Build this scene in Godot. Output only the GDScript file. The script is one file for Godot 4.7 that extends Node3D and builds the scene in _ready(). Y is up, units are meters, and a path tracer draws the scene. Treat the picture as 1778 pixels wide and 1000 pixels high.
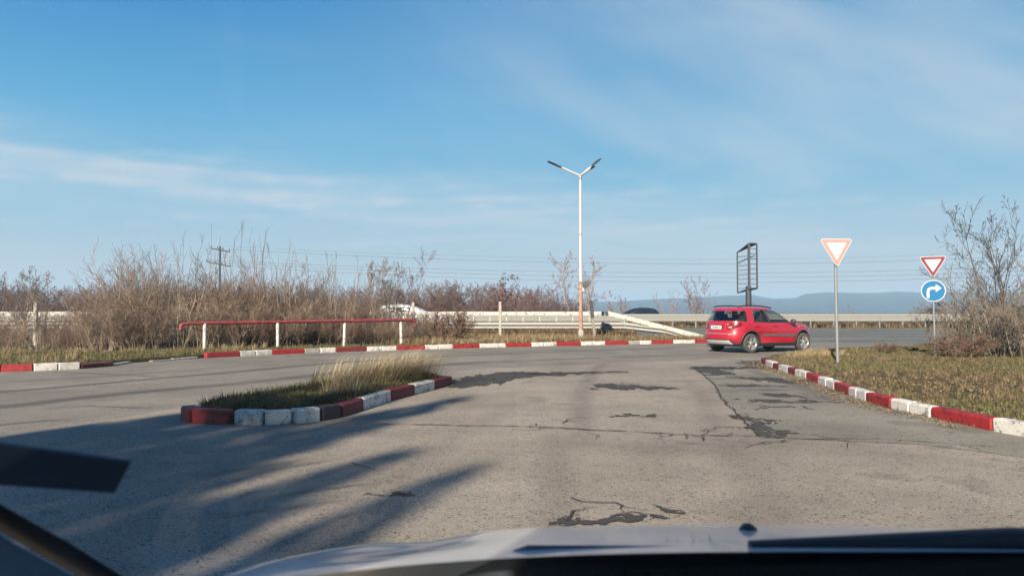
extends Node3D
# A forecourt exit beside a motorway, seen from the driver's seat of a white van.

const SUN_AZ := 21.0      # degrees left of straight behind
const SUN_EL := 28.0
const K := 0.86           # all base colours together, against the exposure

var M := {}
var used := {}
var rng := RandomNumberGenerator.new()


# ------------------------------------------------------------------ mesh builder
class B:
	var v := PackedVector3Array()
	var n := PackedVector3Array()
	var c := PackedColorArray()
	var t := PackedVector2Array()
	var t2 := PackedVector2Array()
	var i := PackedInt32Array()
	var col := Color.WHITE
	var uvs := 0.0          # metres per tile of world xz mapping, 0 = none
	var uvs2 := 0.0

	func put(p: Vector3, nn: Vector3, k: Color) -> int:
		v.append(p); n.append(nn); c.append(k)
		if uvs > 0.0:
			t.append(Vector2(p.x, p.z) / uvs)
			t2.append(Vector2(p.x, p.z) / uvs2)
		return v.size() - 1

	func tri(a: Vector3, b: Vector3, d: Vector3, out := Vector3.ZERO) -> void:
		var nn := (d - a).cross(b - a)
		if nn.length_squared() < 1e-16:
			return
		nn = nn.normalized()
		if out != Vector3.ZERO and nn.dot(out) < 0.0:
			var q := b; b = d; d = q; nn = -nn
		var k := put(a, nn, col)
		put(b, nn, col); put(d, nn, col)
		i.append_array([k, k + 1, k + 2])

	func quad(a: Vector3, b: Vector3, d: Vector3, e: Vector3, out := Vector3.ZERO) -> void:
		tri(a, b, d, out)
		tri(a, d, e, out)

	# a smooth sheet through rows of points
	func grid(rows: Array, outward_from = null, closed := false) -> void:
		var nr := rows.size()
		var nc: int = rows[0].size()
		var nn := PackedVector3Array(); nn.resize(nr * nc)
		var last := nc if closed else nc - 1
		var flip := false
		if outward_from != null:
			var acc := 0.0
			for r in nr - 1:
				for k in last:
					var k2 := (k + 1) % nc
					var fn: Vector3 = (rows[r + 1][k2] - rows[r][k]).cross(rows[r][k2] - rows[r + 1][k])
					acc += fn.dot(rows[r][k] - outward_from)
			flip = acc < 0.0
		for r in nr - 1:
			for k in last:
				var k2 := (k + 1) % nc
				var fn: Vector3 = (rows[r + 1][k2] - rows[r][k]).cross(rows[r][k2] - rows[r + 1][k])
				if flip: fn = -fn
				nn[r * nc + k] += fn; nn[r * nc + k2] += fn; nn[(r + 1) * nc + k] += fn; nn[(r + 1) * nc + k2] += fn
		var base := v.size()
		for r in nr:
			for k in nc:
				var q := nn[r * nc + k]
				put(rows[r][k], q.normalized() if q.length_squared() > 1e-18 else Vector3.UP, col)
		for r in nr - 1:
			for k in last:
				var k2 := (k + 1) % nc
				var a := base + r * nc + k
				var b := base + r * nc + k2
				var d := base + (r + 1) * nc + k2
				var e := base + (r + 1) * nc + k
				# n = (d-a) x (b-e): front when a,b,d,e clockwise
				if flip: i.append_array([a, d, b, a, e, d])
				else: i.append_array([a, b, d, a, d, e])

	func box(c0: Vector3, s: Vector3, bs := Basis.IDENTITY, bev := 0.0) -> void:
		var h := s / 2.0
		bev = minf(bev, minf(h.x, minf(h.y, h.z)) * 0.6)
		if bev <= 0.0:
			for ax in 3:
				for sg in [-1.0, 1.0]:
					var o := Vector3.ZERO; o[ax] = sg
					var a := Vector3.ZERO; a[(ax + 1) % 3] = h[(ax + 1) % 3]
					var b := Vector3.ZERO; b[(ax + 2) % 3] = h[(ax + 2) % 3]
					var m := Vector3.ZERO; m[ax] = sg * h[ax]
					quad(c0 + bs * (m - a - b), c0 + bs * (m + a - b), c0 + bs * (m + a + b), c0 + bs * (m - a + b), bs * o)
			return
		var g := h - Vector3.ONE * bev
		for ax in 3:
			var u := (ax + 1) % 3
			var w := (ax + 2) % 3
			for sg in [-1.0, 1.0]:
				var o := Vector3.ZERO; o[ax] = sg
				var a := Vector3.ZERO; a[u] = g[u]
				var b := Vector3.ZERO; b[w] = g[w]
				var m := Vector3.ZERO; m[ax] = sg * h[ax]
				quad(c0 + bs * (m - a - b), c0 + bs * (m + a - b), c0 + bs * (m + a + b), c0 + bs * (m - a + b), bs * o)
			# edges along ax
			for su in [-1.0, 1.0]:
				for sw in [-1.0, 1.0]:
					var l := Vector3.ZERO; l[ax] = g[ax]
					var p := Vector3.ZERO; p[u] = su * h[u]; p[w] = sw * g[w]
					var q := Vector3.ZERO; q[u] = su * g[u]; q[w] = sw * h[w]
					quad(c0 + bs * (p - l), c0 + bs * (p + l), c0 + bs * (q + l), c0 + bs * (q - l), bs * (p + q))
		for sx in [-1.0, 1.0]:
			for sy in [-1.0, 1.0]:
				for sz in [-1.0, 1.0]:
					tri(c0 + bs * Vector3(sx * h.x, sy * g.y, sz * g.z), c0 + bs * Vector3(sx * g.x, sy * h.y, sz * g.z), c0 + bs * Vector3(sx * g.x, sy * g.y, sz * h.z), bs * Vector3(sx, sy, sz))

	# a round tube through points with a radius each
	func tube(p: Array, r: Array, sides := 10, caps := true) -> void:
		var rows := []
		var side := Vector3.ZERO
		for k in p.size():
			var d: Vector3 = (p[mini(k + 1, p.size() - 1)] - p[maxi(k - 1, 0)]).normalized()
			if side == Vector3.ZERO:
				side = d.cross(Vector3.UP if absf(d.y) < 0.9 else Vector3.RIGHT).normalized()
			else:
				side = (side - d * side.dot(d)).normalized()
			var up := side.cross(d)
			var row := []
			for a in sides:
				var an := TAU * a / sides
				row.append(p[k] + (side * cos(an) + up * sin(an)) * float(r[k]))
			rows.append(row)
		# outward: use per-vertex radial normals
		var base := v.size()
		for k in rows.size():
			for a in sides:
				put(rows[k][a], (rows[k][a] - p[k]).normalized() if r[k] > 0.0 else Vector3.UP, col)
		for k in rows.size() - 1:
			for a in sides:
				var a2 := (a + 1) % sides
				var q0 := base + k * sides + a
				var q1 := base + k * sides + a2
				var q2 := base + (k + 1) * sides + a2
				var q3 := base + (k + 1) * sides + a
				var fn := (v[q2] - v[q0]).cross(v[q1] - v[q0])
				if fn.dot(n[q0] + n[q1]) < 0.0: i.append_array([q0, q2, q1, q0, q3, q2])
				else: i.append_array([q0, q1, q2, q0, q2, q3])
		if caps:
			for e in [0, rows.size() - 1]:
				var d: Vector3 = (p[0] - p[1]) if e == 0 else (p[e] - p[e - 1])
				for a in sides:
					tri(p[e], rows[e][a], rows[e][(a + 1) % sides], d)

	# three-sided twig
	func stick(a: Vector3, b: Vector3, ra: float, rb: float, k: Color) -> void:
		var d := (b - a).normalized()
		var s := d.cross(Vector3(0.3, 0.2, 0.93)).normalized()
		var u := s.cross(d)
		var base := v.size()
		for q in 3:
			var an := TAU * q / 3.0
			var o := s * cos(an) + u * sin(an)
			v.append(a + o * ra); n.append(o); c.append(k)
			v.append(b + o * rb); n.append(o); c.append(k)
		for q in 3:
			var x := base + q * 2
			var y := base + ((q + 1) % 3) * 2
			i.append_array([x, y, y + 1, x, y + 1, x + 1])

	# a solid of revolution about axis (profile: along, radius)
	func lathe(o: Vector3, axis: Vector3, prof: Array, sides := 24) -> void:
		var s := axis.cross(Vector3.UP if absf(axis.y) < 0.9 else Vector3.RIGHT).normalized()
		var u := s.cross(axis)
		var rows := []
		for q in prof:
			var row := []
			for a in sides:
				var an := TAU * a / sides
				row.append(o + axis * float(q.x) + (s * cos(an) + u * sin(an)) * float(q.y))
			rows.append(row)
		var mid: float = (prof[0].x + prof[prof.size() - 1].x) * 0.5
		grid(rows, o + axis * mid, true)

	# a flat outline given thickness: pts in the plane (bs.x, bs.y), depth along bs.z
	func prism(pts: PackedVector2Array, depth: float, o := Vector3.ZERO, bs := Basis.IDENTITY) -> void:
		var ix := Geometry2D.triangulate_polygon(pts)
		var z := bs.z * depth
		for k in range(0, ix.size(), 3):
			var a := o + bs.x * pts[ix[k]].x + bs.y * pts[ix[k]].y
			var b := o + bs.x * pts[ix[k + 1]].x + bs.y * pts[ix[k + 1]].y
			var d := o + bs.x * pts[ix[k + 2]].x + bs.y * pts[ix[k + 2]].y
			tri(a + z, b + z, d + z, z)
			tri(a, b, d, -z)
		var cen := Vector2.ZERO
		for p in pts: cen += p
		cen /= pts.size()
		var ccw := not Geometry2D.is_polygon_clockwise(pts)
		for k in pts.size():
			var p := pts[k]
			var q := pts[(k + 1) % pts.size()]
			var e := (q - p)
			var nn := Vector2(e.y, -e.x) if ccw else Vector2(-e.y, e.x)
			var a := o + bs.x * p.x + bs.y * p.y
			var b := o + bs.x * q.x + bs.y * q.y
			quad(a, b, b + z, a + z, bs.x * nn.x + bs.y * nn.y)

	# flat outline on the ground, world x z, at height y
	func sheet(pts: PackedVector2Array, y: float) -> void:
		var ix := Geometry2D.triangulate_polygon(pts)
		for k in range(0, ix.size(), 3):
			tri(Vector3(pts[ix[k]].x, y, pts[ix[k]].y), Vector3(pts[ix[k + 1]].x, y, pts[ix[k + 1]].y), Vector3(pts[ix[k + 2]].x, y, pts[ix[k + 2]].y), Vector3.UP)

	func mesh() -> ArrayMesh:
		var a := []
		a.resize(Mesh.ARRAY_MAX)
		a[Mesh.ARRAY_VERTEX] = v
		a[Mesh.ARRAY_NORMAL] = n
		a[Mesh.ARRAY_COLOR] = c
		if uvs > 0.0:
			a[Mesh.ARRAY_TEX_UV] = t
			a[Mesh.ARRAY_TEX_UV2] = t2
		a[Mesh.ARRAY_INDEX] = i
		var m := ArrayMesh.new()
		m.add_surface_from_arrays(Mesh.PRIMITIVE_TRIANGLES, a)
		return m


# ------------------------------------------------------------------ scene helpers
func numbered(called: String) -> String:
	var k: int = used.get(called, 0)
	used[called] = k + 1
	return called if k == 0 else "%s_%03d" % [called, k]


func tag(o: Node, label: String, category := "", group := "", kind := "") -> Node:
	if label: o.set_meta("label", label)
	if category: o.set_meta("category", category)
	if group: o.set_meta("group", group)
	if kind: o.set_meta("kind", kind)
	return o


func thing(called: String, label: String, category: String, at := Vector3.ZERO, turn := 0.0, group := "") -> Node3D:
	var o := Node3D.new()
	o.name = numbered(called)
	add_child(o)
	o.position = at
	o.rotation.y = turn
	tag(o, label, category, group)
	return o


func part(called: String, m, mat: Material, parent: Node = null) -> MeshInstance3D:
	var o := MeshInstance3D.new()
	o.mesh = m.mesh() if m is B else m
	o.material_override = mat
	if parent == null:
		o.name = numbered(called)
		add_child(o)
	else:
		var k: int = parent.get_meta("n_" + called, 0)
		parent.set_meta("n_" + called, k + 1)
		o.name = called if k == 0 else "%s_%03d" % [called, k]
		parent.add_child(o, true)
	return o


func scatter(called: String, m: Mesh, mat: Material, places: Array, tints: Array, parent: Node = null) -> MultiMeshInstance3D:
	var mm := MultiMesh.new()
	mm.transform_format = MultiMesh.TRANSFORM_3D
	mm.use_colors = true
	mm.mesh = m
	mm.instance_count = places.size()
	for k in places.size():
		mm.set_instance_transform(k, places[k])
		mm.set_instance_color(k, tints[k])
	var o := MultiMeshInstance3D.new()
	o.multimesh = mm
	o.material_override = mat
	o.name = numbered(called) if parent == null else called
	o.set_meta("kind", "stuff")
	(self if parent == null else parent).add_child(o, true)
	return o


func lin(r: float, g: float, b: float) -> Color:
	return Color(r, g, b).linear_to_srgb()


func mat(r: float, g: float, b: float, rough := 0.7, metal := 0.0) -> StandardMaterial3D:
	var m := StandardMaterial3D.new()
	m.albedo_color = lin(r * K, g * K, b * K)
	m.roughness = rough
	m.metallic = metal
	return m


func vmat(rough := 0.9, back := 0.0) -> StandardMaterial3D:
	var m := StandardMaterial3D.new()
	m.vertex_color_use_as_albedo = true
	m.albedo_color = lin(K, K, K)
	m.roughness = rough
	m.metallic_specular = 0.3
	if back > 0.0:
		m.backlight_enabled = true
		m.backlight = Color(back, back, back)
		m.cull_mode = BaseMaterial3D.CULL_DISABLED
	return m


func noise(kind: int, freq: float, oct := 4, sd := 1) -> FastNoiseLite:
	var f := FastNoiseLite.new()
	f.noise_type = kind
	f.frequency = freq
	f.seed = sd
	f.fractal_octaves = oct
	if oct <= 1: f.fractal_type = FastNoiseLite.FRACTAL_NONE
	return f


func grey_bytes(f: FastNoiseLite, size: int) -> PackedByteArray:
	var im := f.get_seamless_image(size, size, false, false, 0.1, true)
	im.convert(Image.FORMAT_L8)
	return im.get_data()


func texture(size: int, f: Callable, ims: Array) -> ImageTexture:
	var out := PackedByteArray()
	out.resize(size * size * 3)
	for k in size * size:
		var q: Color = f.call(k, ims)
		out[k * 3] = clampi(int(q.r * 255.0), 0, 255)
		out[k * 3 + 1] = clampi(int(q.g * 255.0), 0, 255)
		out[k * 3 + 2] = clampi(int(q.b * 255.0), 0, 255)
	return ImageTexture.create_from_image(Image.create_from_data(size, size, false, Image.FORMAT_RGB8, out))


func v2(a: Array) -> PackedVector2Array:
	var o := PackedVector2Array()
	for k in range(0, a.size(), 2): o.append(Vector2(a[k], a[k + 1]))
	return o


func smooth_line(p: PackedVector2Array, step: float) -> PackedVector2Array:
	var cu := Curve2D.new()
	for k in p.size():
		var a := p[maxi(k - 1, 0)]
		var b := p[mini(k + 1, p.size() - 1)]
		var h := (b - a) / 6.0
		cu.add_point(p[k], -h, h)
	cu.bake_interval = step * 0.5
	var n := maxi(1, int(cu.get_baked_length() / step))
	var o := PackedVector2Array()
	for k in n + 1: o.append(cu.sample_baked(cu.get_baked_length() * k / n, true))
	return o


func roughen(p: PackedVector2Array, step: float, amp: float, closed := true) -> PackedVector2Array:
	var o := PackedVector2Array()
	var m := p.size() if closed else p.size() - 1
	for k in m:
		var a := p[k]
		var b := p[(k + 1) % p.size()]
		var n := maxi(1, int(a.distance_to(b) / step))
		for q in n:
			var e := Vector2(rng.randf_range(-amp, amp), rng.randf_range(-amp, amp))
			o.append(a.lerp(b, float(q) / n) + (e if q > 0 or closed else Vector2.ZERO))
	if not closed: o.append(p[p.size() - 1])
	return o


# a ragged worn hole: small cells kept where a warped copy of the outline holds them
func ragged(b: B, p: PackedVector2Array, y: float, cell: float, warp: float, f: FastNoiseLite) -> void:
	var box := Rect2(p[0], Vector2.ZERO)
	for q in p: box = box.expand(q)
	box = box.grow(warp)
	var nx := int(box.size.x / cell)
	var nz := int(box.size.y / cell)
	for j in nz:
		var run := -1
		for k in nx + 1:
			var c := box.position + Vector2((k + 0.5) * cell, (j + 0.5) * cell)
			var w := Vector2(f.get_noise_2d(c.x * 6.0, c.y * 3.0), f.get_noise_2d(c.x * 6.0 + 50.0, c.y * 3.0)) * warp * 2.2
			var on := k < nx and Geometry2D.is_point_in_polygon(c + w, p) and f.get_noise_2d(c.x * 9.0 + 99.0, c.y * 14.0) < 0.30
			if on and run < 0: run = k
			if not on and run >= 0:
				var x0 := box.position.x + run * cell
				var x1 := box.position.x + k * cell
				var z0 := box.position.y + j * cell
				b.quad(Vector3(x0, y, z0), Vector3(x1, y, z0), Vector3(x1, y, z0 + cell), Vector3(x0, y, z0 + cell), Vector3.UP)
				run = -1


# a dark crack along a line on the ground
func crack(b: B, p: PackedVector2Array, width: float, y: float, step := 0.09, amp := 0.025) -> void:
	var q := roughen(p, step, amp, false)
	var w0 := width * rng.randf_range(0.4, 1.0)
	for k in q.size() - 1:
		var w1 := width * rng.randf_range(0.25, 1.3)
		if k == q.size() - 2: w1 = width * 0.1
		var d := (q[k + 1] - q[k]).normalized()
		var s := Vector2(-d.y, d.x)
		var a0 := q[k] - s * w0 * 0.5
		var a1 := q[k] + s * w0 * 0.5
		var b0 := q[k + 1] - s * w1 * 0.5
		var b1 := q[k + 1] + s * w1 * 0.5
		b.quad(Vector3(a0.x, y, a0.y), Vector3(a1.x, y, a1.y), Vector3(b1.x, y, b1.y), Vector3(b0.x, y, b0.y), Vector3.UP)
		w0 = w1
		if width > 0.009 and rng.randf() < 0.16:
			var side := s * (1.0 if rng.randf() < 0.5 else -1.0)
			var e := q[k + 1] + (side + d * rng.randf_range(-0.8, 0.8)) * rng.randf_range(0.08, 0.3)
			crack(b, PackedVector2Array([q[k + 1], q[k + 1].lerp(e, 0.5) + d * 0.04, e]), width * 0.45, y + 0.001, 0.06, 0.02)


# a soft-edged band (tyre mark, damp streak) that fades out sideways and at its ends
func band(b: B, p: PackedVector2Array, width: float, y: float, k: Color, strength: float, fade := 0.12) -> void:
	var q := smooth_line(p, 0.4)
	var prof := [-1.0, -0.55, -0.2, 0.2, 0.55, 1.0]
	var al := [0.0, 0.6, 1.0, 1.0, 0.55, 0.0]
	var base := b.v.size()
	for j in q.size():
		var d := (q[mini(j + 1, q.size() - 1)] - q[maxi(j - 1, 0)]).normalized()
		var s := Vector2(-d.y, d.x)
		var f := float(j) / maxf(1.0, q.size() - 1.0)
		var e := clampf(minf(f, 1.0 - f) / fade, 0.0, 1.0)
		var wv := width * (0.85 + 0.3 * rng.randf())
		var sv := strength * e * rng.randf_range(0.75, 1.1)
		for c in 6:
			var r: Vector2 = q[j] + s * float(prof[c]) * wv * 0.5
			b.put(Vector3(r.x, y, r.y), Vector3.UP, Color(k.r, k.g, k.b, sv * al[c]))
	for j in q.size() - 1:
		for c in 5:
			var a := base + j * 6 + c
			var e := a + 6
			if (b.v[e + 1] - b.v[a]).cross(b.v[a + 1] - b.v[a]).y > 0.0: b.i.append_array([a, a + 1, e + 1, a, e + 1, e])
			else: b.i.append_array([a, e + 1, a + 1, a, e, e + 1])


# ------------------------------------------------------------------ plants
func branch(b: B, p: Vector3, d: Vector3, len: float, r: float, depth: int, k: Color, cfg: Dictionary) -> void:
	var segs: int = 5 if depth == int(cfg.depth) else (3 if depth > 0 else 2)
	var step := len / segs
	var q := p
	var dir := d
	for s in segs:
		var f0 := float(s) / segs
		var f1 := float(s + 1) / segs
		dir = (dir + Vector3(rng.randf_range(-1, 1), rng.randf_range(-1, 1), rng.randf_range(-1, 1)) * float(cfg.wiggle) + Vector3.UP * float(cfg.up)).normalized()
		var e := q + dir * step * rng.randf_range(0.85, 1.15)
		var tipr: float = cfg.thin
		b.stick(q, e, maxf(tipr, r * (1.0 - 0.75 * f0)), maxf(tipr, r * (1.0 - 0.75 * f1)), k)
		if depth > 0 and (s > 0 or depth < int(cfg.depth)) and f0 >= float(cfg.bare):
			var nk: float = cfg.kids
			var count := int(nk) + (1 if rng.randf() < nk - int(nk) else 0)
			for j in count:
				var az := rng.randf() * TAU
				var side := dir.cross(Vector3(cos(az), 0.13, sin(az))).normalized()
				var ang := deg_to_rad(rng.randf_range(cfg.ang0, cfg.ang1))
				var nd := dir * cos(ang) + side * sin(ang)
				var kk := k.lerp(cfg.tip, 0.45)
				branch(b, q.lerp(e, rng.randf()), nd, len * rng.randf_range(cfg.l0, cfg.l1) * (1.0 - 0.45 * f0), r * (1.0 - 0.75 * f0) * 0.6, depth - 1, kk, cfg)
		if depth == 0 and float(cfg.leaf) > 0.0 and rng.randf() < float(cfg.leaf):
			var az := rng.randf() * TAU
			var u := Vector3(cos(az), rng.randf_range(-1.2, 0.2), sin(az)).normalized() * float(cfg.leafsize) * rng.randf_range(0.6, 1.2)
			var w := u.cross(dir).normalized() * u.length() * 0.35
			b.col = cfg.leafcol
			b.col = b.col * rng.randf_range(0.6, 1.4)
			b.quad(e, e + u * 0.5 + w, e + u, e + u * 0.5 - w)
		q = e


func plant(stems: int, height: float, spread: float, cfg: Dictionary, seed_ := 1) -> B:
	rng.seed = seed_ * 7919 + 13
	var b := B.new()
	var base := {"depth": 2, "wiggle": 0.16, "up": 0.05, "kids": 2.0, "ang0": 20.0, "ang1": 60.0, "l0": 0.28, "l1": 0.5, "thin": 0.004, "bare": 0.0, "leaf": 0.0, "leafsize": 0.05,
		"leafcol": Color(0.08, 0.05, 0.03), "tip": Color(0.16, 0.1, 0.085), "cols": [Color(0.2, 0.15, 0.12), Color(0.15, 0.1, 0.085), Color(0.27, 0.22, 0.18)], "r": 0.014, "lean": 0.5, "hvar": 0.35}
	base.merge(cfg, true)
	for s in stems:
		var az := rng.randf() * TAU
		var rr := sqrt(rng.randf()) * spread
		var lean: float = float(base.lean) * rng.randf()
		var d := Vector3(cos(az) * lean, 1.0, sin(az) * lean).normalized()
		var h := height * (1.0 - float(base.hvar) * rng.randf())
		var k: Color = base.cols[rng.randi() % base.cols.size()]
		k = k * rng.randf_range(0.8, 1.2)
		branch(b, Vector3(cos(az) * rr * 0.5, -0.05, sin(az) * rr * 0.5), d, h, float(base.r) * rng.randf_range(0.8, 1.3), base.depth, k, base)
	return b


func grass_clump(blades: int, h: float, lean: float, wid: float, cols: Array, wind := Vector3.ZERO, rad := 0.1) -> ArrayMesh:
	var b := B.new()
	for k in blades:
		var az := rng.randf() * TAU
		var p := Vector3(cos(az), 0, sin(az)) * rad * sqrt(rng.randf())
		var d := Vector3(cos(az + rng.randf_range(-0.8, 0.8)), 0, sin(az + rng.randf_range(-0.8, 0.8))) * lean * rng.randf_range(0.3, 1.2) + wind * rng.randf_range(0.5, 1.3)
		var hh := h * rng.randf_range(0.5, 1.1)
		var s := Vector3(-d.z, 0, d.x).normalized() * wid * rng.randf_range(0.6, 1.2)
		if s.length() < 0.0001: s = Vector3(wid, 0, 0)
		var m := p + d * hh * 0.3 + Vector3(0, hh * 0.6, 0)
		var e := p + d * hh + Vector3(0, hh * (1.0 - 0.25 * d.length()), 0)
		b.col = cols[rng.randi() % cols.size()]
		b.col = b.col * rng.randf_range(0.7, 1.3)
		b.quad(p - s, p + s, m + s * 0.8, m - s * 0.8)
		b.tri(m - s * 0.8, m + s * 0.8, e)
	return b.mesh()


func inside_place(poly: PackedVector2Array, box: Rect2) -> Vector2:
	for k in 60:
		var p := Vector2(rng.randf_range(box.position.x, box.end.x), rng.randf_range(box.position.y, box.end.y))
		if Geometry2D.is_point_in_polygon(p, poly): return p
	return Vector2.INF


func spread_over(poly: PackedVector2Array, count: int, y: float, s0: float, s1: float, tint: Callable, keep = null) -> Array:
	var box := Rect2(poly[0], Vector2.ZERO)
	for p in poly: box = box.expand(p)
	var places := []
	var tints := []
	for k in count:
		var p := inside_place(poly, box)
		if p == Vector2.INF: continue
		if keep != null and not keep.call(p): continue
		var s := rng.randf_range(s0, s1)
		places.append(Transform3D(Basis(Vector3.UP, rng.randf() * TAU).scaled(Vector3(s, s * rng.randf_range(0.75, 1.2), s)), Vector3(p.x, y, p.y)))
		tints.append(tint.call(p))
	return [places, tints]


# ------------------------------------------------------------------ sky
func sky_image(w: int, h: int) -> Image:
	var im := PackedFloat32Array()
	im.resize(w * h * 3)
	var fa := noise(FastNoiseLite.TYPE_SIMPLEX_SMOOTH, 1.0, 5, 5)
	var fb := noise(FastNoiseLite.TYPE_SIMPLEX_SMOOTH, 1.0, 4, 9)
	var es := [0.0, 2.0, 5.0, 9.0, 14.0, 22.0, 35.0, 60.0, 90.0]
	var cs := [Color(0.775, 0.805, 0.815), Color(0.785, 0.82, 0.84), Color(0.68, 0.80, 0.865), Color(0.515, 0.755, 0.88), Color(0.39, 0.69, 0.87), Color(0.17, 0.545, 0.80), Color(0.14, 0.46, 0.76), Color(0.12, 0.37, 0.69), Color(0.11, 0.31, 0.63)]
	var ls := []
	for q in cs: ls.append(q.srgb_to_linear())
	for y in h:
		var e := 90.0 - (y + 0.5) / h * 180.0
		if e < 0.0:
			for x in w:
				var o := (y * w + x) * 3
				im[o] = 0.20; im[o + 1] = 0.20; im[o + 2] = 0.19
			continue
		var s := 0
		while s < es.size() - 2 and e > es[s + 1]: s += 1
		var base: Color = ls[s].lerp(ls[s + 1], clampf((e - es[s]) / (es[s + 1] - es[s]), 0.0, 1.0))
		for x in w:
			var az := wrapf((x + 0.5) / w * 360.0, -180.0, 180.0)
			var ar := deg_to_rad(az)
			var px := sin(ar) * 3.0
			var pz := cos(ar) * 3.0
			# the air is a little paler to the right of the view than to the left
			var side := smoothstep(-32.0, 22.0, az) * (1.0 - smoothstep(80.0, 150.0, az))
			var q := base
			q = q.lerp(Color(0.40, 0.60, 0.735), 0.42 * side * clampf((e - 6.0) / 14.0, 0.0, 1.0) * clampf((70.0 - e) / 40.0, 0.0, 1.0))
			var haze := 0.0
			# long veil low down, sinking from left to right, and its repeats round the sky
			var n0 := fa.get_noise_3d(px * 0.6, e * 0.22, pz * 0.6)
			var mid := 7.1 - 0.075 * az * (1.0 if absf(az) < 60.0 else 60.0 / absf(az)) + n0 * 1.6
			var wid := 2.1 + 1.0 * n0
			var band := exp(-pow((e - mid) / maxf(0.6, wid), 2.0))
			var n1 := fb.get_noise_3d(px * 1.3, e * 0.9 + sin(ar) * 2.2, pz * 1.3)
			haze += band * clampf(0.62 + 0.6 * n1, 0.1, 1.0) * (0.78 - 0.3 * smoothstep(5.0, 40.0, az))
			# thin bright streaks in it
			var n2 := fb.get_noise_3d(px * 0.9 + 7.0, e * 3.2 + sin(ar) * 5.5, pz * 0.9)
			haze += clampf(n2 - 0.14, 0.0, 1.0) * 1.7 * exp(-pow((e - 7.5 + 0.02 * az) / 3.2, 2.0)) * clampf(0.9 - az / 60.0, 0.15, 1.0)
			# high fan of cirrus over the right side, its threads falling to the right
			var al := az * 0.9 - e * 0.42
			var ac := e * 0.9 + az * 0.42
			var n3 := fa.get_noise_3d(al * 0.022, ac * 0.055, 5.0)
			var n4 := fb.get_noise_3d(al * 0.03, ac * 0.17, 11.0)
			var fan := smoothstep(-14.0, 24.0, az) * (1.0 - smoothstep(70.0, 120.0, az)) * smoothstep(6.0, 13.0, e)
			haze += clampf(0.33 + 0.9 * n3 + 0.85 * n4, 0.0, 0.95) * fan * 0.62
			haze += clampf(0.02 + 0.6 * fb.get_noise_3d(px * 1.1 + 11.0, e * 0.4, pz * 1.1), 0.0, 0.6) * 0.10 * smoothstep(3.0, 12.0, e)
			haze = clampf(haze, 0.0, 0.92)
			q = q.lerp(Color(0.62, 0.71, 0.785), haze)
			var o := (y * w + x) * 3
			im[o] = q.r; im[o + 1] = q.g; im[o + 2] = q.b
	return Image.create_from_data(w, h, false, Image.FORMAT_RGBF, im.to_byte_array())


func setup_view() -> void:
	var cam := Camera3D.new()
	cam.name = "camera"
	cam.position = Vector3(0, 1.35, 0)
	cam.rotation.x = atan(43.0 / 1318.0)
	var at := CameraAttributesPhysical.new()
	at.frustum_focal_length = 12.0 / (500.0 / 1318.0)
	at.exposure_aperture = 6.5
	at.frustum_focus_distance = 24.0
	at.frustum_near = 0.05
	at.frustum_far = 9000.0
	cam.attributes = at
	cam.fov = rad_to_deg(2.0 * atan(500.0 / 1318.0))
	cam.near = 0.05
	cam.far = 9000.0
	cam.current = true
	add_child(cam)
	var env := Environment.new()
	env.background_mode = Environment.BG_SKY
	var sky := Sky.new()
	var pano := PanoramaSkyMaterial.new()
	pano.panorama = ImageTexture.create_from_image(sky_image(1280, 640))
	sky.sky_material = pano
	env.sky = sky
	env.background_energy_multiplier = 0.41
	env.tonemap_mode = Environment.TONE_MAPPER_LINEAR
	env.tonemap_exposure = 2.4
	env.sdfgi_enabled = true
	env.ssao_enabled = true
	env.ssil_enabled = true
	env.fog_enabled = true
	env.fog_density = 0.00034
	env.fog_light_color = Color(0.74, 0.89, 1.0)
	var we := WorldEnvironment.new()
	we.name = "environment"
	we.environment = env
	add_child(we)
	var sun := DirectionalLight3D.new()
	sun.name = "sun"
	sun.light_color = Color(1.0, 0.945, 0.865)
	sun.light_energy = 1.6
	sun.light_angular_distance = 0.6
	sun.shadow_enabled = true
	sun.rotation = Vector3(deg_to_rad(-SUN_EL), deg_to_rad(-SUN_AZ), 0)
	add_child(sun)


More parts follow.
